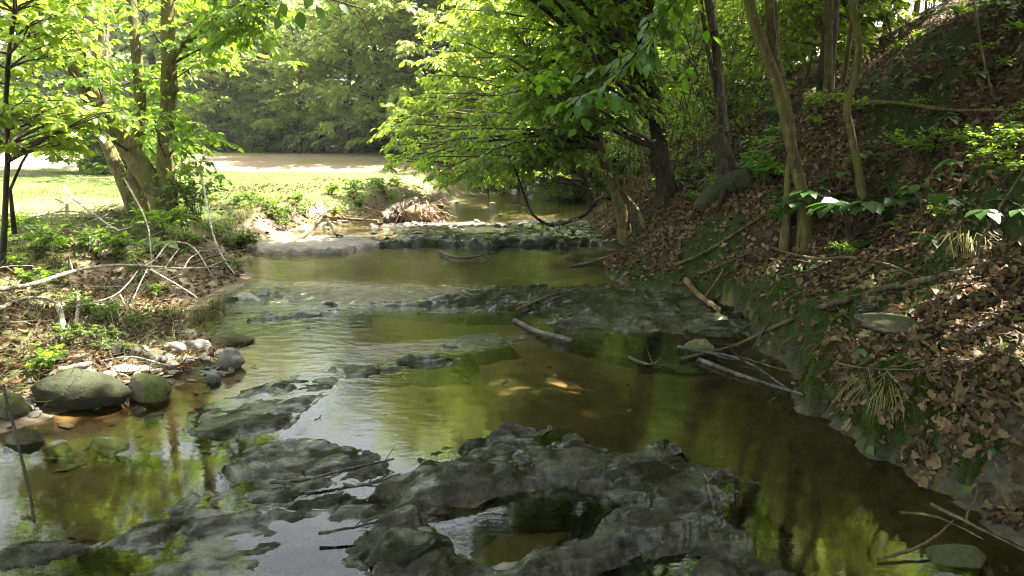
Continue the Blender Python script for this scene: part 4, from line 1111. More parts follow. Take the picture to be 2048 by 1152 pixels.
stick([(1370, 585), (1400, 605), (1442, 632)], 13, 'dead_brown', 'short thick orange brown bare stick leaning at the mossy ledge', [.06, .05, .03], taper=.8)
stick([(1355, 704), (1440, 720), (1500, 742), (1580, 792)], 9, 'dead_wet', 'upper of two wet grey drift branches at the foot of the ledge', [.03, .03, .04, .02], side=4, name='drift_branch', cat='branch')
stick([(1398, 722), (1460, 748), (1530, 772), (1605, 803)], 13, 'dead_wet', 'lower thicker drift branch half sunk at the foot of the ledge', [.0, .01, .01, .02], name='drift_branch', cat='branch')
stick([(1028, 645), (1080, 672), (1146, 692)], 12, 'dead_wet', 'straight grey stick floating in the middle of the creek', [.0, .012, .016], taper=.9)
stick([(1034, 626), (1092, 606), (1150, 592), (1185, 586)], 7, 'dead_green', 'thin stick slanting across the edge of the gravelly shelf', [.02, .04, .05, .05])
stick([(1090, 615), (1110, 606), (1140, 598)], 4, 'dead_wet', 'short thin twig beside the slanting stick on the shelf', [.04, .05, .05])
stick([(1258, 720), (1300, 735), (1322, 728)], 7, 'dead_green', 'small forked pale stick in the dark right pool', [.01, .015, .03], side=2)
stick([(1798, 1040), (1870, 1062), (1962, 1098)], 7, 'dead_green', 'uppermost twig of the drift pile at the bottom right', [.03, .05, .03])
stick([(1858, 1036), (1930, 1075), (2060, 1135)], 9, 'dead_green', 'thickest straight twig of the drift pile at the bottom right', [.06, .05, .03])
stick([(1756, 1124), (1850, 1105), (1905, 1078)], 8, 'dead_green', 'pale twig pointing left out of the bottom right drift pile', [.01, .04, .08])
stick([(1930, 1056), (1945, 1030), (1952, 1010)], 5, 'dead_green', 'short upright twig above the bottom right drift pile', [.02, .06, .1])
stick([(1668, 768), (1760, 755), (1865, 745)], 5, 'dead_green', 'thin straight twig on the litter above the grass tuft', [.02, .03, .02])
stick([(1400, 612), (1438, 572), (1450, 550)], 8, 'dead_green', 'curved grey stick propped in the notch of the mossy ledge', [.01, .04, .04])
stick([(1505, 700), (1560, 640), (1620, 600)], 4, 'dead_green', 'hair thin twig rising beside the long fallen branch', [.01, .05, .08])
stick([(1755, 770), (1810, 745), (1900, 740), (2010, 745)], 5, 'dead_green', 'long thin twig lying level on the right bank litter', [.02, .03, .03, .02])
stick([(1755, 830), (1800, 820), (1870, 825)], 6, 'dead_green', 'bent twig among the curled leaves near the pale leaf', [.02, .03, .02])
stick([(1948, 800), (1990, 830), (2020, 890)], 6, 'dead_green', 'crooked twig lying on curled leaves at the right edge', [.02, .03, .02])
stick([(1908, 835), (1915, 810), (1920, 780)], 7, 'dead_brown', 'stubby upright twig end among the curled leaves', [.02, .04, .06])
stick([(880, 508), (905, 520), (940, 522), (990, 514)], 7, 'dead_wet', 'dark snagged branch lying in the mid pool below the ledge', [.02, .03, .03, .06], side=6, name='snagged_branch', cat='branch')
stick([(1140, 535), (1200, 525), (1260, 500)], 6, 'dead_wet', 'dark stick running from the litter into the mid pool', [.0, .03, .03], side=2)
stick([(540, 978), (620, 974), (700, 960), (790, 938)], 9, 'dead_wet', 'dark stick lying along the flat rock slab in the foreground', [.03, .04, .05, .05])
stick([(640, 1083), (700, 1080), (760, 1068)], 8, 'dead_wet', 'pale wet stick across the puddle left of the bedrock', [.03, .04, .05], side=2)
stick([(690, 985), (735, 990), (770, 975)], 8, 'dead_wet', 'black twiggy debris caught on the slab beside the bright puddle', [.03, .04, .05], side=6)
stick([(1718, 228), (1800, 238), (1900, 248), (2010, 248)], 10, 'bark_mossy', 'mossy pole lying level on the upper hillside', [.1, .12, .1, .1], name='fallen_branch', cat='branch')
stick([(2060, 430), (2000, 480), (1955, 520), (1930, 545)][::-1], 7, 'dead_green', 'pale whip leaning up the slope at the right edge', [0, .1, .25, .4])
stick([(1348, 540), (1420, 515), (1500, 470), (1560, 430)], 7, 'dead_green', 'thin dead stem lying up the slope below the twin stems', [.03, .06, .06, .05], side=2)
stick([(1400, 555), (1480, 530), (1560, 500)], 5, 'dead_green', 'fine dead stem above the mossy notch', [.03, .06, .05])
stick([(1700, 480), (1760, 465), (1810, 455)], 6, 'dead_green', 'short dead stem under the palmate plant', [.02, .04, .03])
stick([(1940, 70), (1960, 160), (1985, 235)], 6, 'dead_green', 'dead stem leaning down the slope near the top right corner', [.3, .2, .1])
# left bank dead wood
stick([(0, 612), (80, 603), (165, 588), (230, 585), (300, 588), (372, 592), (440, 592)], 9, 'dead_pale', 'bleached dead branch with many twigs reaching over the left bank towards the water', [.10, .14, .2, .24, .26, .26, .28], name='dead_branch', cat='branch', side=4, taper=.3,
      subs=[([(290, 590), (318, 578), (345, 557), (390, 557), (430, 592)], (.26, .3, .36, .34, .18), 5), ([(160, 640), (230, 625), (262, 610), (282, 592)], (.1, .14, .2, .25), 4), ([(305, 592), (370, 615), (420, 630)], (.26, .18, .08), 4),
            ([(335, 590), (350, 580), (365, 562)], (.26, .32, .34), 3), ([(372, 592), (385, 575), (405, 566)], (.26, .3, .32), 3), ([(300, 592), (285, 610), (270, 630)], (.26, .2, .14), 3)])
stick([(245, 628), (262, 650), (282, 672)], 4, 'dead_pale', 'short bleached stick leaning down from the dead branch to the shore', [.16, .1, .03])
stick([(225, 630), (250, 668)], 4, 'dead_pale', 'thin twig dangling beside the short bleached stick', [.14, .03])
stick([(0, 640), (60, 618), (110, 625), (125, 640)], 9, 'dead_pale', 'curved pale root lying below the dead branch at the left edge', [.06, .08, .08, .05])
stick([(405, 425), (428, 510), (445, 540), (470, 560)], 5, 'dead_pale', 'long thin pale stem bending from the tree clump to the water', [.8, .32, .16, .05])
stick([(380, 550), (440, 528), (500, 508)], 6, 'dead_green', 'grey stick at the water line below the tree clump', [.1, .1, .06])
stick([(130, 398), (150, 420), (200, 455), (240, 480)], 6, 'dead_pale', 'pale brushwood stick on the bank rim left of the tree clump', [.2, .15, .12, .1], side=5)
stick([(60, 450), (140, 445), (220, 452)], 5, 'dead_pale', 'level brushwood stick along the rim of the left bank', [.1, .14, .1], side=4)
stick([(255, 425), (300, 500), (305, 545)], 4, 'dead_pale', 'upright pale dead stem in front of the tree clump', [.5, .3, .0])
stick([(120, 640), (130, 670), (128, 690)], 13, 'dead_pale', 'thick pale root end standing out of the left bank', [.1, .05, .0], taper=.8)
stick([(150, 655), (158, 635), (160, 620)], 9, 'dead_pale', 'bent pale root next to the thick root end', [.0, .08, .12], taper=.7)
stick([(25, 905), (50, 980), (65, 1050)], 7, 'bark_dark', 'dark thin stem standing in the left pool', [.35, .15, .0], taper=.8)
stick([(120, 765), (170, 760), (185, 752)], 14, 'dead_pale', 'short thick pale driftwood piece behind the long mossy boulder', [.05, .06, .06], taper=.7)
stick([(580, 495), (620, 470), (660, 440), (690, 450)], 8, 'dead_brown', 'forked drift branch on the mud flat below the lawn', [.02, .05, .15, .1], side=4)
stick([(640, 440), (700, 448), (760, 450)], 8, 'dead_brown', 'drift stick along the top of the mud flat', [.04, .06, .05], side=3)
stick([(655, 452), (668, 470), (676, 478)], 7, 'dead_wet', 'dark stubby stick standing on the mud flat', [.1, .05, .0])

# small twigs strewn over both banks: copies of four shapes
tw = []
for i in range(4):
    P = catmull(np.cumsum(np.vstack([[0, 0, 0], np.array([[.09, 0, 0]] * 4) + R.normal(0, .022, (4, 3)) * [1, 1, .4]]), 0), 14)
    mb = MB(); mb.add(*tubes(P[None], np.linspace(.005, .002, 14)[None], 5)); S = twigs_on(P[None], 2, .3, .06, .14)
    mb.add(*tubes(S, np.broadcast_to(np.linspace(.003, .001, 4), S.shape[:2]), 4))
    tw.append((mb.mesh('twig'), mb.mesh('twig')))
    tw[-1][0].materials.append(M['dead_green']); tw[-1][1].materials.append(M['dead_pale'])
for n in range(170):
    right = n < 105
    if right: y = 2.4 + 7 * R.random() ** 1.5; x = float(xr(y)) + R.uniform(.1, 2.6)
    else: y = R.uniform(4, 9); x = float(xl(y)) - R.uniform(-.1, 2.2)
    o = link('twig', tw[n % 4][0 if right else 1]); s = R.uniform(.5, 1.5)
    o.location = (x, y, float(H(x, y)) + .02); o.scale = (s, s, s); o.rotation_euler = (R.normal(0, .15), R.normal(0, .15) , R.uniform(0, 6.28))
    tag(o, 'thin fallen twig lying on the leaf litter of the right bank' if right else 'thin dry twig lying on the sunny left bank', 'twig', 'fallen twigs on the right bank' if right else 'dry twigs on the left bank')

# mossy log on the hill foot and the washed up root ball
def log(pts, radii, m, label, name='log', parts=None):
    P, rr = smooth_trunk(pts, radii, 26, .01)
    mb = MB()
    a = np.arange(12) / 12 * 6.283
    fl = 1 + .12 * np.sin(a * 2 + 1)[None] + R.normal(0, .07, (26, 12))
    mb.add(*tubes(P[None], rr[None, :, None] * fl[None], 12, True))
    return P, rr, mb
a_, b_ = G(1398, 428), G(1500, 372)
P, rr, mb = log([a_ + [0, 0, .06], (a_ + b_) / 2 + [0, 0, .16], b_ + [0, 0, .12]], [.1, .14, .12], 'rock_mossdark', '')
o = link('mossy_log', mb.mesh('mossy_log', a_), M['rock_mossbank'], loc=a_); tag(o, 'thick moss covered log pointing down the leaf slope', 'log')
c = G(812, 442); Yc = c[1]
root = empty('washed_up_log', c, 'hollow washed up log with a shaggy root ball at the far left shore', 'log')
lp = D(np.array([768, 800, 835]), np.array([440, 425, 408]), Yc)
P, rr, mb = log([lp[0], lp[1] + [0, .1, 0], lp[2] + [0, .2, 0]], [.17, .18, .16], 'dead_brown', '')
link('trunk', mb.mesh('trunk', c), M['bark_grey'], root)
rm = MB()
cr = D(np.array([838]), np.array([428]), Yc)[0]
d = nrm(rvec(170) * [1, .7, .8] + [.35, -.2, -.1])
n1 = cr + rvec(170) * [.16, .12, .1]
t = np.linspace(0, 1, 5)[None, :, None]
RP = n1[:, None] + d[:, None] * t * R.uniform(.2, .5, (170, 1, 1)) + np.cumsum(R.normal(0, .02, (170, 5, 3)), 1) - UP * t * t * .18
rm.add(*tubes(RP, R.uniform(.006, .016, (170, 1)) * np.linspace(1, .3, 5)[None], 4))
link('root_mass', rm.mesh('root_mass', c), M['root'], root, kind='stuff')
so = link('soil_clod', stone_mesh(77, .34, .26, .2, .2), M['root'], root, loc=cr - c)
for k in range(5):
    s0 = D(np.array([760 + k * 14]), np.array([420 + 8 * (k % 3)]), Yc + .1)[0]
    b2 = MB(); e = s0 + np.array([R.normal(-.1, .35), R.normal(0, .2), R.uniform(.05, .3)])
    b2.add(*tubes(catmull([s0, (s0 + e) / 2 + rvec(1)[0] * .04, e], 8)[None], np.linspace(.03, .01, 8)[None], 6, True))
    link('broken_limb', b2.mesh('broken_limb', c), M['dead_brown'], root)
# dark stump on the hill foot with a sunlit top
c = ground_pt(1460, 378); T = Tree(c)
P, rr = T.trunk([c, c + [-.05, 0, .3], c + [-.16, .02, .62]], [.16, .1, .07], n=12)
for k in range(6):
    a = k * 1.05; T.trunk([c + [0, 0, .12], c + [.2 * math.cos(a), .2 * math.sin(a), .04], c + [.42 * math.cos(a), .42 * math.sin(a), -.12 + .15 * math.cos(a)]], [.06, .04, .015], n=8, sides=6)
T.build('stump', 'dark broken stump with spreading roots at the foot of the hill', 'stump', None, 'bark_dark', 'leaf_mid')

# ------------------------------------------------------------------ plants
def rosette(name, label, cat, group, stems, leaflets, ll, hh, leafm='leaf_plant', spread=.5, aspect=.95, shape=LEAF8):
    """palmate plant: stems, each ending in a fan of leaflets that are parts of their own"""
    T = Tree((0, 0, 0))
    for i in range(stems):
        a = i / stems * 6.283 + R.normal(0, .3)
        q = spread * R.uniform(.25, 1) * (1 if stems > 1 else .1)
        e = np.array([math.cos(a) * q, math.sin(a) * q, hh * R.uniform(.55, 1)])
        S = catmull([(0, 0, -.02), (e[0] * .4, e[1] * .4, e[2] * .7), e], 8)
        T.w.add(*tubes(S[None], np.linspace(.006, .003, 8)[None], 5))
        out = nrm(np.array([math.cos(a), math.sin(a), 0]) + R.normal(0, .15, 3) * [1, 1, 0])
        sidev = np.cross(out, UP)
        for k in range(leaflets):
            g = (k / (leaflets - 1) - .5) * 3.3
            d = out * math.cos(g) + sidev * math.sin(g) - UP * R.uniform(.1, .4)
            z = ll * R.uniform(.8, 1.1) * (1 - .1 * abs(g))
            T.parts.append((e[None], d[None], nrm(UP + R.normal(0, .2, 3))[None], np.array([z]), shape, aspect))
    # leaf parts share one mesh
    merged = [np.concatenate([p[j] for p in T.parts]) for j in range(4)]
    T.parts = [(*merged, shape, aspect)]
    return T.build(name, label, cat, group, 'twig', leafm)
def place(o, px, py, rz=0, s=1, tilt=(0, 0)):
    q = G(px, py); o.location = (q[0], q[1], H(q[0], q[1])); o.rotation_euler = (*tilt, rz); o.scale = (s, s, s); return o
place(rosette('palmate_plant', 'large dark green palmate plant around the foot of the crooked stem', 'plant', None, 17, 6, .24, .46, spread=.6), 1705, 480)
place(rosette('palmate_plant', 'small low palmate plant lying right of the large palmate plant', 'plant', None, 2, 5, .17, .12, spread=.2), 1850, 490, 1)
place(rosette('palmate_plant', 'single fan of palmate leaves under the large palmate plant', 'plant', None, 1, 5, .17, .10, spread=.2), 1745, 500, 2)
place(rosette('palmate_plant', 'palmate plant with spreading leaves at the right edge above the litter', 'plant', None, 4, 5, .15, .22, spread=.25), 1990, 470, 2)
place(rosette('broad_leaf_plant', 'sunlit seedling with three big yellow green leaves in front of the tree clump', 'plant', None, 2, 3, .2, .28, 'weed', .12, 1.3), 318, 520)
place(rosette('leafy_sprig', 'fallen sprig of fresh green leaves lying at the edge of the grey slab', 'sprig', None, 4, 4, .11, .05, spread=.12), 1395, 652)
seeds = [rosette('seedling', 'small green seedling with a fan of leaves on the hillside litter', 'plant', 'seedlings on the hillside', 2, 5, .10, .13, spread=.1),
         rosette('seedling', 'small three leaved green seedling on the hillside litter', 'plant', 'three leaved seedlings on the hillside', 3, 3, .11, .15, spread=.12)]
cnt = 0
while cnt < 90:
    y = R.uniform(4.2, 12); x = float(xr(y)) + R.uniform(1.0, 6)
    if x / y > .74 or fbm(x * .5, y * .5, 91, 2) < -.1: continue
    i = cnt % 2; s = R.uniform(.6, 1.5)
    if cnt < 2: seeds[i].location = ground_at(x, y, 0); seeds[i].scale = (s, s, s)
    else: copy_thing(seeds[i], ground_at(x, y, 0), R.uniform(0, 6.28), s)
    cnt += 1
# bushy weeds: stems with a loose cloud of leaves
def weed(name, label, group, hh, nst, k, size, leafm, shape=LEAF4, spread=.5, cat='plant'):
    T = Tree((0, 0, 0)); S = []
    for i in range(nst):
        a = R.uniform(0, 6.283); q = spread * R.random() ** .5
        S.append(catmull([(R.normal(0, .04), R.normal(0, .04), -.02), (math.cos(a) * q * .45, math.sin(a) * q * .45, hh * .6), (math.cos(a) * q, math.sin(a) * q, hh * R.uniform(.5, 1.05))], 8))
    S = np.array(S); T.w.add(*tubes(S, np.broadcast_to(np.linspace(.004, .0015, 8), S.shape[:2]), 4))
    Q = twigs_on(S, 3, .3, hh * .15, hh * .4)
    T.w.add(*tubes(Q, np.broadcast_to(np.linspace(.002, .001, 4), Q.shape[:2]), 3))
    for z in (S, Q):
        A, d, up = leaf_pose(z, k, .5, droop=.2, s0=.3); T.put(A, d, up, size, shape)
    return T.build(name, label, cat, group, 'twig', leafm)
wd = [weed('weed', 'leafy bright weed on the sunny left bank', 'bright weeds on the left bank', .34, 12, 7, (.03, .06), 'weed', spread=.25),
      weed('weed', 'broader leaved dull green weed on the left bank', 'dull weeds on the left bank', .26, 9, 6, (.05, .08), 'leaf_mid', spread=.22),
      weed('weed', 'fine leaved low weed on the hillside litter', 'fine weeds on the hillside', .26, 12, 8, (.02, .04), 'leaf_mid', spread=.25)]
cnt = 0
first = [True] * 3
while cnt < 165:
    i = 0 if cnt < 42 else 1 if cnt < 84 else 2
    if i < 2:
        y = R.uniform(4.2, 17); x = float(xl(y)) - (R.uniform(.55, 2.4) if y < 8 else R.uniform(.05, 1.3))
        if fbm(x * .8, y * .8, 95, 2) < -.25: continue
        if y > 10.3 and x > xl(y) - .15: continue
    else:
        y = R.uniform(4.5, 11.5); x = float(xr(y)) + R.uniform(.8, 5)
        if x / y > .74 or fbm(x * .6, y * .6, 97, 2) < 0: continue
    s = R.uniform(.3, .75) if i < 2 and y < 7 else R.uniform(.4, .95)
    if first[i]: wd[i].location = ground_at(x, y, 0); wd[i].scale = (s, s, s); first[i] = False
    else: copy_thing(wd[i], ground_at(x, y, 0), R.uniform(0, 6.28), s)
    cnt += 1
for x, y in zip(R.uniform(-.9, 1.1, 40), R.uniform(17.2, 23, 40)):
    if x < xl(y): copy_thing(wd[1], ground_at(x, y, 0), R.uniform(0, 6.28), R.uniform(.9, 1.8), (0, 0), 'low green weed on the far bank where the creek bends', 'weeds on the far bank')
# bush at the tree clump and fern-like bushes on the hill
def bush(px, py, label, hh, n, size, leafm, spread): return place(weed('bush', label, None, hh, n, 9, size, leafm, spread=spread, cat='bush'), px, py)
bush(392, 452, 'leafy bush at the right foot of the leaning tree clump', .75, 26, (.04, .07), 'weed', .4)
bush(330, 480, 'green bush in front of the leaning tree clump', .45, 22, (.04, .07), 'leaf_mid', .4)
bush(1525, 385, 'feathery green bush left of the twin stems', .38, 20, (.04, .07), 'leaf_broad', .3)
bush(1580, 472, 'fresh green bush at the left foot of the twin stems', .3, 16, (.04, .06), 'leaf_broad', .22)
bush(2000, 330, 'small leaved bush on the mossy boulder at the right edge', .3, 16, (.025, .04), 'leaf_mid', .3)
bush(1850, 340, 'loose small leaved bush below the mossy pole', .35, 16, (.03, .05), 'leaf_mid', .3)
# sedges and grass
def tuft(name, label, group, n, ll, w, m, spread, droop):
    a = R.uniform(0, 6.283, n); q = spread * .35 * R.random(n)
    base = np.stack([np.cos(a) * q, np.sin(a) * q, np.zeros(n)], -1)
    out = np.stack([np.cos(a), np.sin(a), np.zeros(n)], -1)
    L = R.uniform(.6, 1, n)[:, None] * ll
    k1 = base + out * L * .25 + UP * L * R.uniform(.45, .7, (n, 1))
    k2 = base + out * L * .6 + UP * L * R.uniform(.35, .75, (n, 1)) * (1 - droop * .5)
    k3 = base + out * L * R.uniform(.7, 1, (n, 1)) + UP * L * (.45 - droop * .8)
    K = np.stack([base, k1, k2, k3], 1); sv = np.cross(out, UP)[:, None] * np.array([1, .9, .6, .05])[None, :, None] * w
    V = np.stack([K - sv, K + sv], 2).reshape(-1, 3)
    idx = np.arange(n * 8).reshape(n, 4, 2)
    F = np.stack([idx[:, :-1, 0], idx[:, :-1, 1], idx[:, 1:, 1], idx[:, 1:, 0]], -1).reshape(-1, 4)
    o = link(name, make_mesh(name, V, F), M[m])
    return tag(o, label, 'grass tuft' if 'tuft' in name else 'sedge', group)
sed = tuft('sedge_clump', 'drooping olive sedge clump on the bank edge under the dead branch', 'sedge clumps under the dead branch', 110, .36, .003, 'sedge', .5, .8)
for i, (px, py) in enumerate(((400, 640), (355, 640), (430, 620))):
    q = G(px, py); o = sed if i == 0 else sed.copy()
    if i: COL.objects.link(o)
    s = R.uniform(.5, .75); o.scale = (s, s, s); o.location = (q[0], q[1], H(q[0], q[1])); o.rotation_euler = (0, 0, R.uniform(0, 6.28))
gt = tuft('grass_tuft', 'pale straggly grass tuft hanging over the ledge edge above the dark pool', None, 70, .26, .0018, 'dry_grass', .25, .75)
q = G(1765, 815); gt.location = (q[0], q[1], H(q[0], q[1]) - .01)
gt2 = tuft('grass_tuft', 'wispy yellow green grass tuft at the right edge above the litter', None, 60, .3, .0018, 'dry_grass', .3, .3)
q = G(1930, 520); gt2.location = (q[0], q[1], H(q[0], q[1]))
gt3 = tuft('grass_tuft', 'dry grass tuft on the eroded rim beside the lawn', 'dry grass tufts on the eroded rim', 60, .32, .002, 'dry_grass', .3, .3)
for i in range(26):
    y = R.uniform(8.5, 15); x = float(xl(y)) - R.uniform(.5, 1.1)
    o = gt3 if i == 0 else gt3.copy()
    if i: COL.objects.link(o)
    s = R.uniform(.5, 1); o.scale = (s, s, s); o.location = ground_at(x, y, 0); o.rotation_euler = (0, 0, R.uniform(0, 6.28))
def blades(name, pts, ll, w, m):
    n = len(pts); a = R.uniform(0, 6.283, n)
    L = R.uniform(*ll, n)[:, None]; le = rvec(n) * .35 * L; le[:, 2] = 0
    sv = np.stack([np.cos(a), np.sin(a), np.zeros(n)], -1) * w
    V = np.stack([pts - sv, pts + sv, pts + le + UP * L], 1).reshape(-1, 3)
    o = link(name, make_mesh(name, V, np.arange(n * 3).reshape(n, 3)), M[m], kind='stuff'); return o
n = 240000
y = 6 + 14 * R.random(n) ** 1.2; x = R.uniform(-1, 1, n) * (y * .8) 
a, _ = sides(x, y)
tm = np.where(y > 8, sstep(.5, 1.0, a + .3 * fbm(x * 1.2, y * 1.2, 67)), sstep(1.55, 2.3, a + .4 * fbm(x * 1.2, y * 1.2, 67)))
k = (R.random(n) < tm * np.clip((9 / y) ** 1.2, 0, 1) * (.55 + .45 * fbm(x * .7, y * .7, 63, 3))) & (y < 19) & (x > -y * .8)
pts = np.stack([x, y, H(x, y)], -1)[k]
o = blades('lawn_grass', pts, (.03, .075), .004, 'grass'); o['label'] = 'short mown grass of the sunny lawn'

# ------------------------------------------------------------------ fallen leaves: the nearest one by one, the rest as litter
def curl(c1, c2, lobes):
    v = LEAF8[0].copy()
    v[1:3, 2] += c1; v[6:8, 2] += c1 * R.uniform(.3, 1.2); v[4, 2] += c2; v[3, 2] += c1 * .4 + c2 * .6; v[5, 2] += c1 * .6 + c2 * .5
    if lobes: v[1, 1] *= .6; v[7, 1] *= .6; v[2, 1] *= 1.35; v[6, 1] *= 1.3; v[3, 1] *= 1.5; v[5, 1] *= 1.6; v[3, 0] = .72; v[5, 0] = .75
    return (v, LEAF8[1])
CURLS = [curl(.15, .1, 0), curl(.3, .25, 0), curl(.1, -.2, 1), curl(.22, .3, 1), curl(-.15, .2, 1), curl(.4, -.1, 0)]
def oak(seed, lob, c1, c2):
    g = np.random.default_rng(seed); t = np.linspace(0, 1, 10)
    w = .26 * np.sin(np.pi * np.clip(t * .93 + .05, 0, 1)) ** .6 * (1 + lob * np.cos(np.pi * 2 * t * 3.2 + g.uniform(0, 6))) * g.uniform(.85, 1.15, 10)
    w2 = w * g.uniform(.75, 1.25, 10); w[-1] = w2[-1] = .01
    bend = c2 * (t - .3) ** 2 * 1.6; x = t - abs(c2) * .2 * t * t
    wav = lambda: .05 * np.sin(t * g.uniform(8, 14) + g.uniform(0, 6))
    M_ = np.stack([x, t * 0, bend], -1); L_ = np.stack([x + .05, -w * math.cos(c1), bend + np.abs(w) * math.sin(c1) * 1.2 + wav()], -1); R_ = np.stack([x + .05, w2 * math.cos(c1), bend + w2 * math.sin(c1) * 1.2 + wav()], -1)
    i0 = np.arange(9)
    return (np.concatenate([M_, L_, R_]), np.concatenate([np.stack([i0, 10 + i0, 11 + i0, 1 + i0], -1), np.stack([1 + i0, 21 + i0, 20 + i0, i0], -1)]))
OAKS = [oak(k, lb, c1, c2) for k, (lb, c1, c2) in enumerate(((.35, .3, .3), (.4, .7, .1), (.1, .5, .6), (.35, -.4, .5), (.05, .9, .3), (.3, .2, -.5), (.0, .6, -.3), (.4, .5, .9)))]
def tnormal(x, y, e=.03):
    gx_ = (H(x + e, y) - H(x - e, y)) / (2 * e); gy_ = (H(x, y + e) - H(x, y - e)) / (2 * e)
    return nrm(np.stack([-gx_, -gy_, np.ones_like(gx_)], -1))
n = 420000
y = 1.8 + 20 * R.random(n) ** 1.5; x = xr(y) + 9 * R.random(n) ** 1.2
_, sr_ = sides(x, y)
dist = np.hypot(x, y)
bare = np.exp(-((x - BX) ** 2 + (y - BY) ** 2) / .3) + sstep(.05, .5, fbm(x * 1.5, y * 1.5, 72, 3) + .35 * (1 - sstep(.5, 1.1, sr_)) * (1 - sstep(6.5, 7.5, y)))
k = (sr_ > .03) & (R.random(n) < np.clip(60 / dist ** 2, 0, 1) * (1 - .82 * bare.clip(0, 1)) * (.4 + .6 * sstep(.25, .8, sr_))) & (x / y < .95)
x, y = x[k], y[k]; n = len(x)
nn = tnormal(x, y)
A = np.stack([x, y, H(x, y)], -1) + nn * R.uniform(.004, .03, n)[:, None]
d = rvec(n); d = nrm(d - nn * (d * nn).sum(-1, keepdims=True)); d = nrm(d + nn * R.normal(.03, .16, (n, 1)))
up = nrm(nn * np.where(R.random((n, 1)) < .35, -1, 1) + rvec(n) * .28)
sz = .02 + .066 * R.random(n) ** 1.7
px = 1024 + x / (y * CP - (A[:, 2] - CAM_H) * SP) * FPX
near = np.argsort(np.where(px < 2040, np.hypot(x, y), 99))[:300]
rest = np.ones(n, bool); rest[near] = False; dist_ = np.hypot(x, y)
mb = MB()
mid_ = rest & (dist_ < 4.6)
for j in range(8):
    s_ = np.where(mid_ & (np.arange(n) % 8 == j))[0]
    mb.add(*leaves(A[s_], d[s_], up[s_], sz[s_], OAKS[j], 1.0))
for j in range(6):
    s_ = np.where(rest & ~mid_ & (np.arange(n) % 6 == j))[0]
    mb.add(*leaves(A[s_], d[s_], up[s_], sz[s_], CURLS[j], .9))
print('LITTER', n, mid_.sum())
o = link('leaf_litter', mb.mesh('leaf_litter'), M['litter'], kind='stuff'); o['label'] = 'brown leaf litter covering the hillside on the right'
cm = []
for j in range(8):
    V, F = leaves(np.zeros((1, 3)), np.array([[1.0, 0, 0]]), UP[None], 1.0, OAKS[j], 1.0)
    me = make_mesh('fallen_leaf', V, F); me.materials.append(M['litter']); cm.append(me)
from mathutils import Matrix
def leaf_obj(name, me, A, d, up, s):
    d = nrm(d); sd = nrm(np.cross(d, up)); u = np.cross(sd, d)
    o = link(name, me); mw = np.eye(4); mw[:3, 0], mw[:3, 1], mw[:3, 2], mw[:3, 3] = d * s, np.cross(u, d) * s, u * s, A
    o.matrix_world = Matrix(mw.tolist()); return o
for i in near:
    o = leaf_obj('fallen_leaf', cm[i % 8], A[i] + nn[i] * .012, d[i], up[i], sz[i])
    tag(o, 'dry curled brown leaf among the litter of the near right bank', 'leaf', 'fallen leaves on the near right bank')
# a few leaves that stand out
FL = [(1715, 716, 'leaf_broad', .1, 'single fresh green heart shaped leaf lying on the mossy ledge'), (1515, 735, 'leaf_broad', .1, 'fresh green leaf lying on the drift branches at the ledge'),
      (1895, 855, 'dead_brown', .08, 'pale bleached leaf standing on edge in the litter'), (1735, 905, 'leaf_broad', .06, 'small pale green leaf at the water edge of the ledge'),
      (1985, 912, 'leaf_broad', .05, 'small green leaf on the moss near the right edge'), (1225, 676, 'leaf_broad', .06, 'green leaf floating in the right part of the creek'),
      (1940, 1000, 'leaf_sun', .05, 'small light green leaf on the wet slab at the bottom right'), (1550, 808, 'leaf_broad', .07, 'green leaf floating at the foot of the ledge'),
      (1880, 962, 'litter', .1, 'tan leaf curled on the wet slab at the bottom right'), (2020, 650, 'leaf_sun', .06, 'yellow leaf on the litter at the right edge')]
for px, py, m, s, lab in FL:
    q = G(px, py); V, F = leaves(np.zeros((1, 3)), np.array([[1.0, 0, 0]]), UP[None], 1.0, LEAF8, 1.3)
    me = make_mesh('green_leaf', V, F); me.materials.append(M[m])
    nnq = tnormal(np.array([q[0]]), np.array([q[1]]))[0]
    o = leaf_obj('lone_leaf', me, np.array([q[0], q[1], max(H(q[0], q[1]), wl(q[1])) + .03]), nrm(np.cross(nnq, rvec(1)[0])), nrm(nnq + rvec(1)[0] * .25), s)
    tag(o, lab, 'leaf')
# debris on the left bank
n = 16000
y = R.uniform(3.6, 17, n); x = xl(y) - R.uniform(0, 2.6, n)
k = (R.random(n) < np.clip(30 / (x * x + y * y), 0, 1)) & (sides(x, y)[0] > .12)
x, y = x[k], y[k]; n = len(x); nn = tnormal(x, y)
A = np.stack([x, y, H(x, y)], -1) + nn * R.uniform(.002, .02, n)[:, None]
d = rvec(n); d = nrm(d - nn * (d * nn).sum(-1, keepdims=True) + nn * R.normal(.05, .2, (n, 1)))
mb = MB(); mb.add(*leaves(A, d, nrm(nn + rvec(n) * .5), R.uniform(.03, .075, n), CURLS[1], .8))
o = link('bank_litter', mb.mesh('bank_litter'), M['litter'], kind='stuff'); o['label'] = 'dry leaf debris strewn over the left bank'
n = 6500
y = 4 + 11 * R.random(n) ** 1.4; x = xl(y) - R.uniform(.1, 2.3, n); k = R.random(n) < np.clip(35 / (x * x + y * y), 0, 1); x, y = x[k], y[k]; n = len(x)
A = np.stack([x, y, H(x, y) + .01], -1); d = nrm(rvec(n) * [1, 1, .35]); d[:, 2] = np.abs(d[:, 2])
t = np.linspace(0, 1, 4)[None, :, None]; Pp = A[:, None] + d[:, None] * t * R.uniform(.08, .4, (n, 1, 1)) + np.cumsum(R.normal(0, .012, (n, 4, 3)), 1)
mb = MB(); mb.add(*tubes(Pp, np.broadcast_to(np.linspace(.0028, .001, 4), (n, 4)), 3))
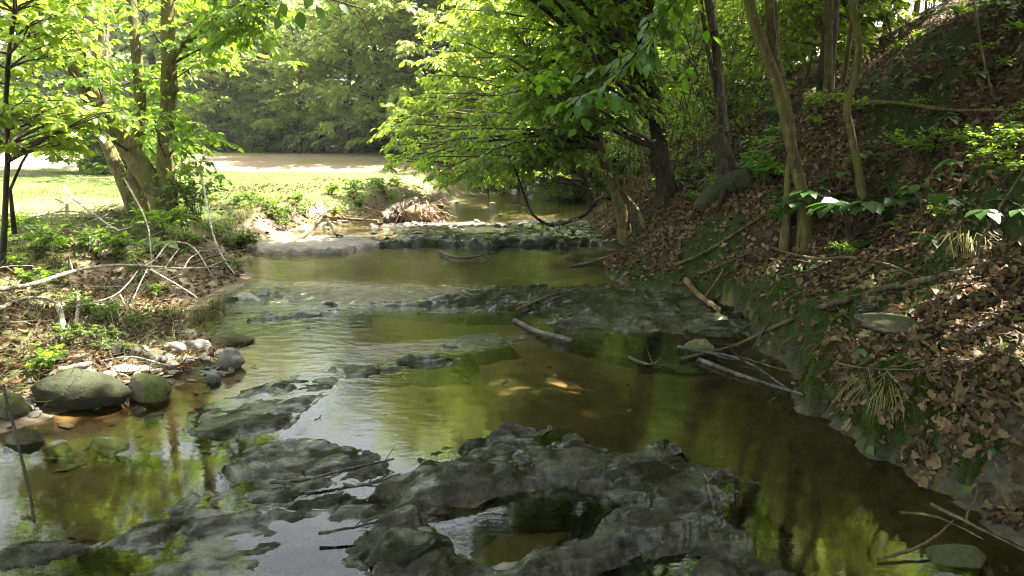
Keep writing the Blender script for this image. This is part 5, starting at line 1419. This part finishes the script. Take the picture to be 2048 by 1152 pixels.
o = link('brushwood', mb.mesh('brushwood'), M['dead_green'], kind='stuff'); o['label'] = 'fine dry brushwood over the left bank'

# moss cushions: a pile of fine short blades
n = 260000
y = 2.2 + 6.5 * R.random(n) ** 1.3; x = xr(y) + R.uniform(0, 2.2, n); _, s2 = sides(x, y)
mk = sstep(.0, .45, fbm(x * 1.5, y * 1.5, 72, 3) + .35 * (1 - sstep(.5, 1.1, s2)) * (1 - sstep(6.5, 7.5, y)))
mk = np.maximum(mk, .8 * (1 - sstep(.3, .7, s2)) * (1 - sstep(6.3, 7.2, y)) * sstep(-.7, .1, fbm(x * 3, y * 3, 74, 3)))
k = (s2 > .06) & (R.random(n) < mk * np.clip(14 / (x * x + y * y), 0, 1)) & ~((y < 3.1) & (s2 < .55))
pts = np.stack([x, y, H(x, y) - .002], -1)[k]
n = 150000; y = 2.9 + 4.2 * R.random(n) ** 1.4; x = xr(y) + R.uniform(-.15, .3, n); _, s2 = sides(x, y); z = H(x, y)
k = (s2 > 0) & (s2 < .2) & (z > wl(y) + .05) & (R.random(n) < np.clip(14 / (x * x + y * y), 0, 1) * sstep(-.5, .1, fbm(x * 3, y * 3, 76, 3)))
pts = np.vstack([pts, np.stack([x, y, z - .002], -1)[k]])
o = blades('moss', pts, (.008, .022), .0026, 'moss'); o['label'] = 'soft green moss on the ledge of the right bank'

# labels of the repeated trees: by their place, counted from the left, where that can be counted in the picture
ORD = ['first', 'second', 'third'] + ['%dth' % i for i in range(4, 21)] + ['21st', '22nd', '23rd'] + ['%dth' % i for i in range(24, 31)]
def ordinals(group, what):
    os_ = [o for o in SC.objects if o.get('group') == group and o.location.y > 1 and abs(o.location.x / o.location.y) < .72]
    os_.sort(key=lambda o: o.location.x / o.location.y)
    for i, o in enumerate(os_[:30]): o['label'] = what % ORD[i]
ordinals('trees of the wood beyond the field', 'dark grey green tree along the far edge of the field, %s from the left')
ordinals('sunlit trees beyond the field', 'bright yellow green tree beyond the field, %s from the left')


# leaves sunk to the bottom and a few afloat
n = 0
while n < 70:
    y = R.uniform(2.4, 7); x = R.uniform(float(xl(y)) + .1, float(xr(y)) - .05)
    z = float(H(x, y)); fl = n % 5 == 0
    if z > -.015: continue
    o = leaf_obj('floating_leaf' if fl else 'sunken_leaf', cm[n % 8], np.array([x, y, .004 if fl else z + .012]), nrm(rvec(1)[0] * [1, 1, .05]), nrm(UP + rvec(1)[0] * .12), R.uniform(.03, .065))
    tag(o, 'brown leaf afloat on the near pools' if fl else 'brown leaf sunk on the bottom of the near pools', 'leaf', 'leaves afloat on the pools' if fl else 'leaves sunk in the pools')
    n += 1

# rootlets hanging down the face of the ledge
n = 90; y = R.uniform(3.0, 6.6, n); x = xr(y) + .16; z0 = H(x, y)
t = np.linspace(0, 1, 5)[None, :, None]
P = np.stack([x, y, z0], -1)[:, None] + np.stack([-R.uniform(.06, .2, n), R.normal(0, .05, n), -R.uniform(.05, .22, n)], -1)[:, None] * t + np.cumsum(R.normal(0, .012, (n, 5, 3)), 1)
P[:, :, 2] = np.maximum(P[:, :, 2], H(P[:, :, 0], P[:, :, 1]) + .004)
mb = MB(); mb.add(*tubes(P, np.broadcast_to(np.linspace(.004, .0015, 5), (n, 5)), 4))
o = link('rootlets', mb.mesh('rootlets'), M['dead_green'], kind='stuff'); o['label'] = 'thin roots hanging from the mossy ledge'

# a little summer haze over the field and the wood
import bmesh
def haze_box(lo, hi):
    bm = bmesh.new(); bmesh.ops.create_cube(bm, size=1)
    for v in bm.verts: v.co = Vector([(l + h) / 2 + c * (h - l) for l, h, c in zip(lo, hi, v.co)])
    me = bpy.data.meshes.new('haze'); bm.to_mesh(me); bm.free(); return me
m, nt, out = mat('haze')
pv = nt.nodes.new('ShaderNodeVolumePrincipled')
pv.inputs['Color'].default_value = (.98, .98, .94, 1); pv.inputs['Density'].default_value = .0007
nt.links.new(pv.outputs[0], out.inputs['Volume'])
link('haze', haze_box((-75, -40, -3), (75, 140, 45)), m, kind='stuff')
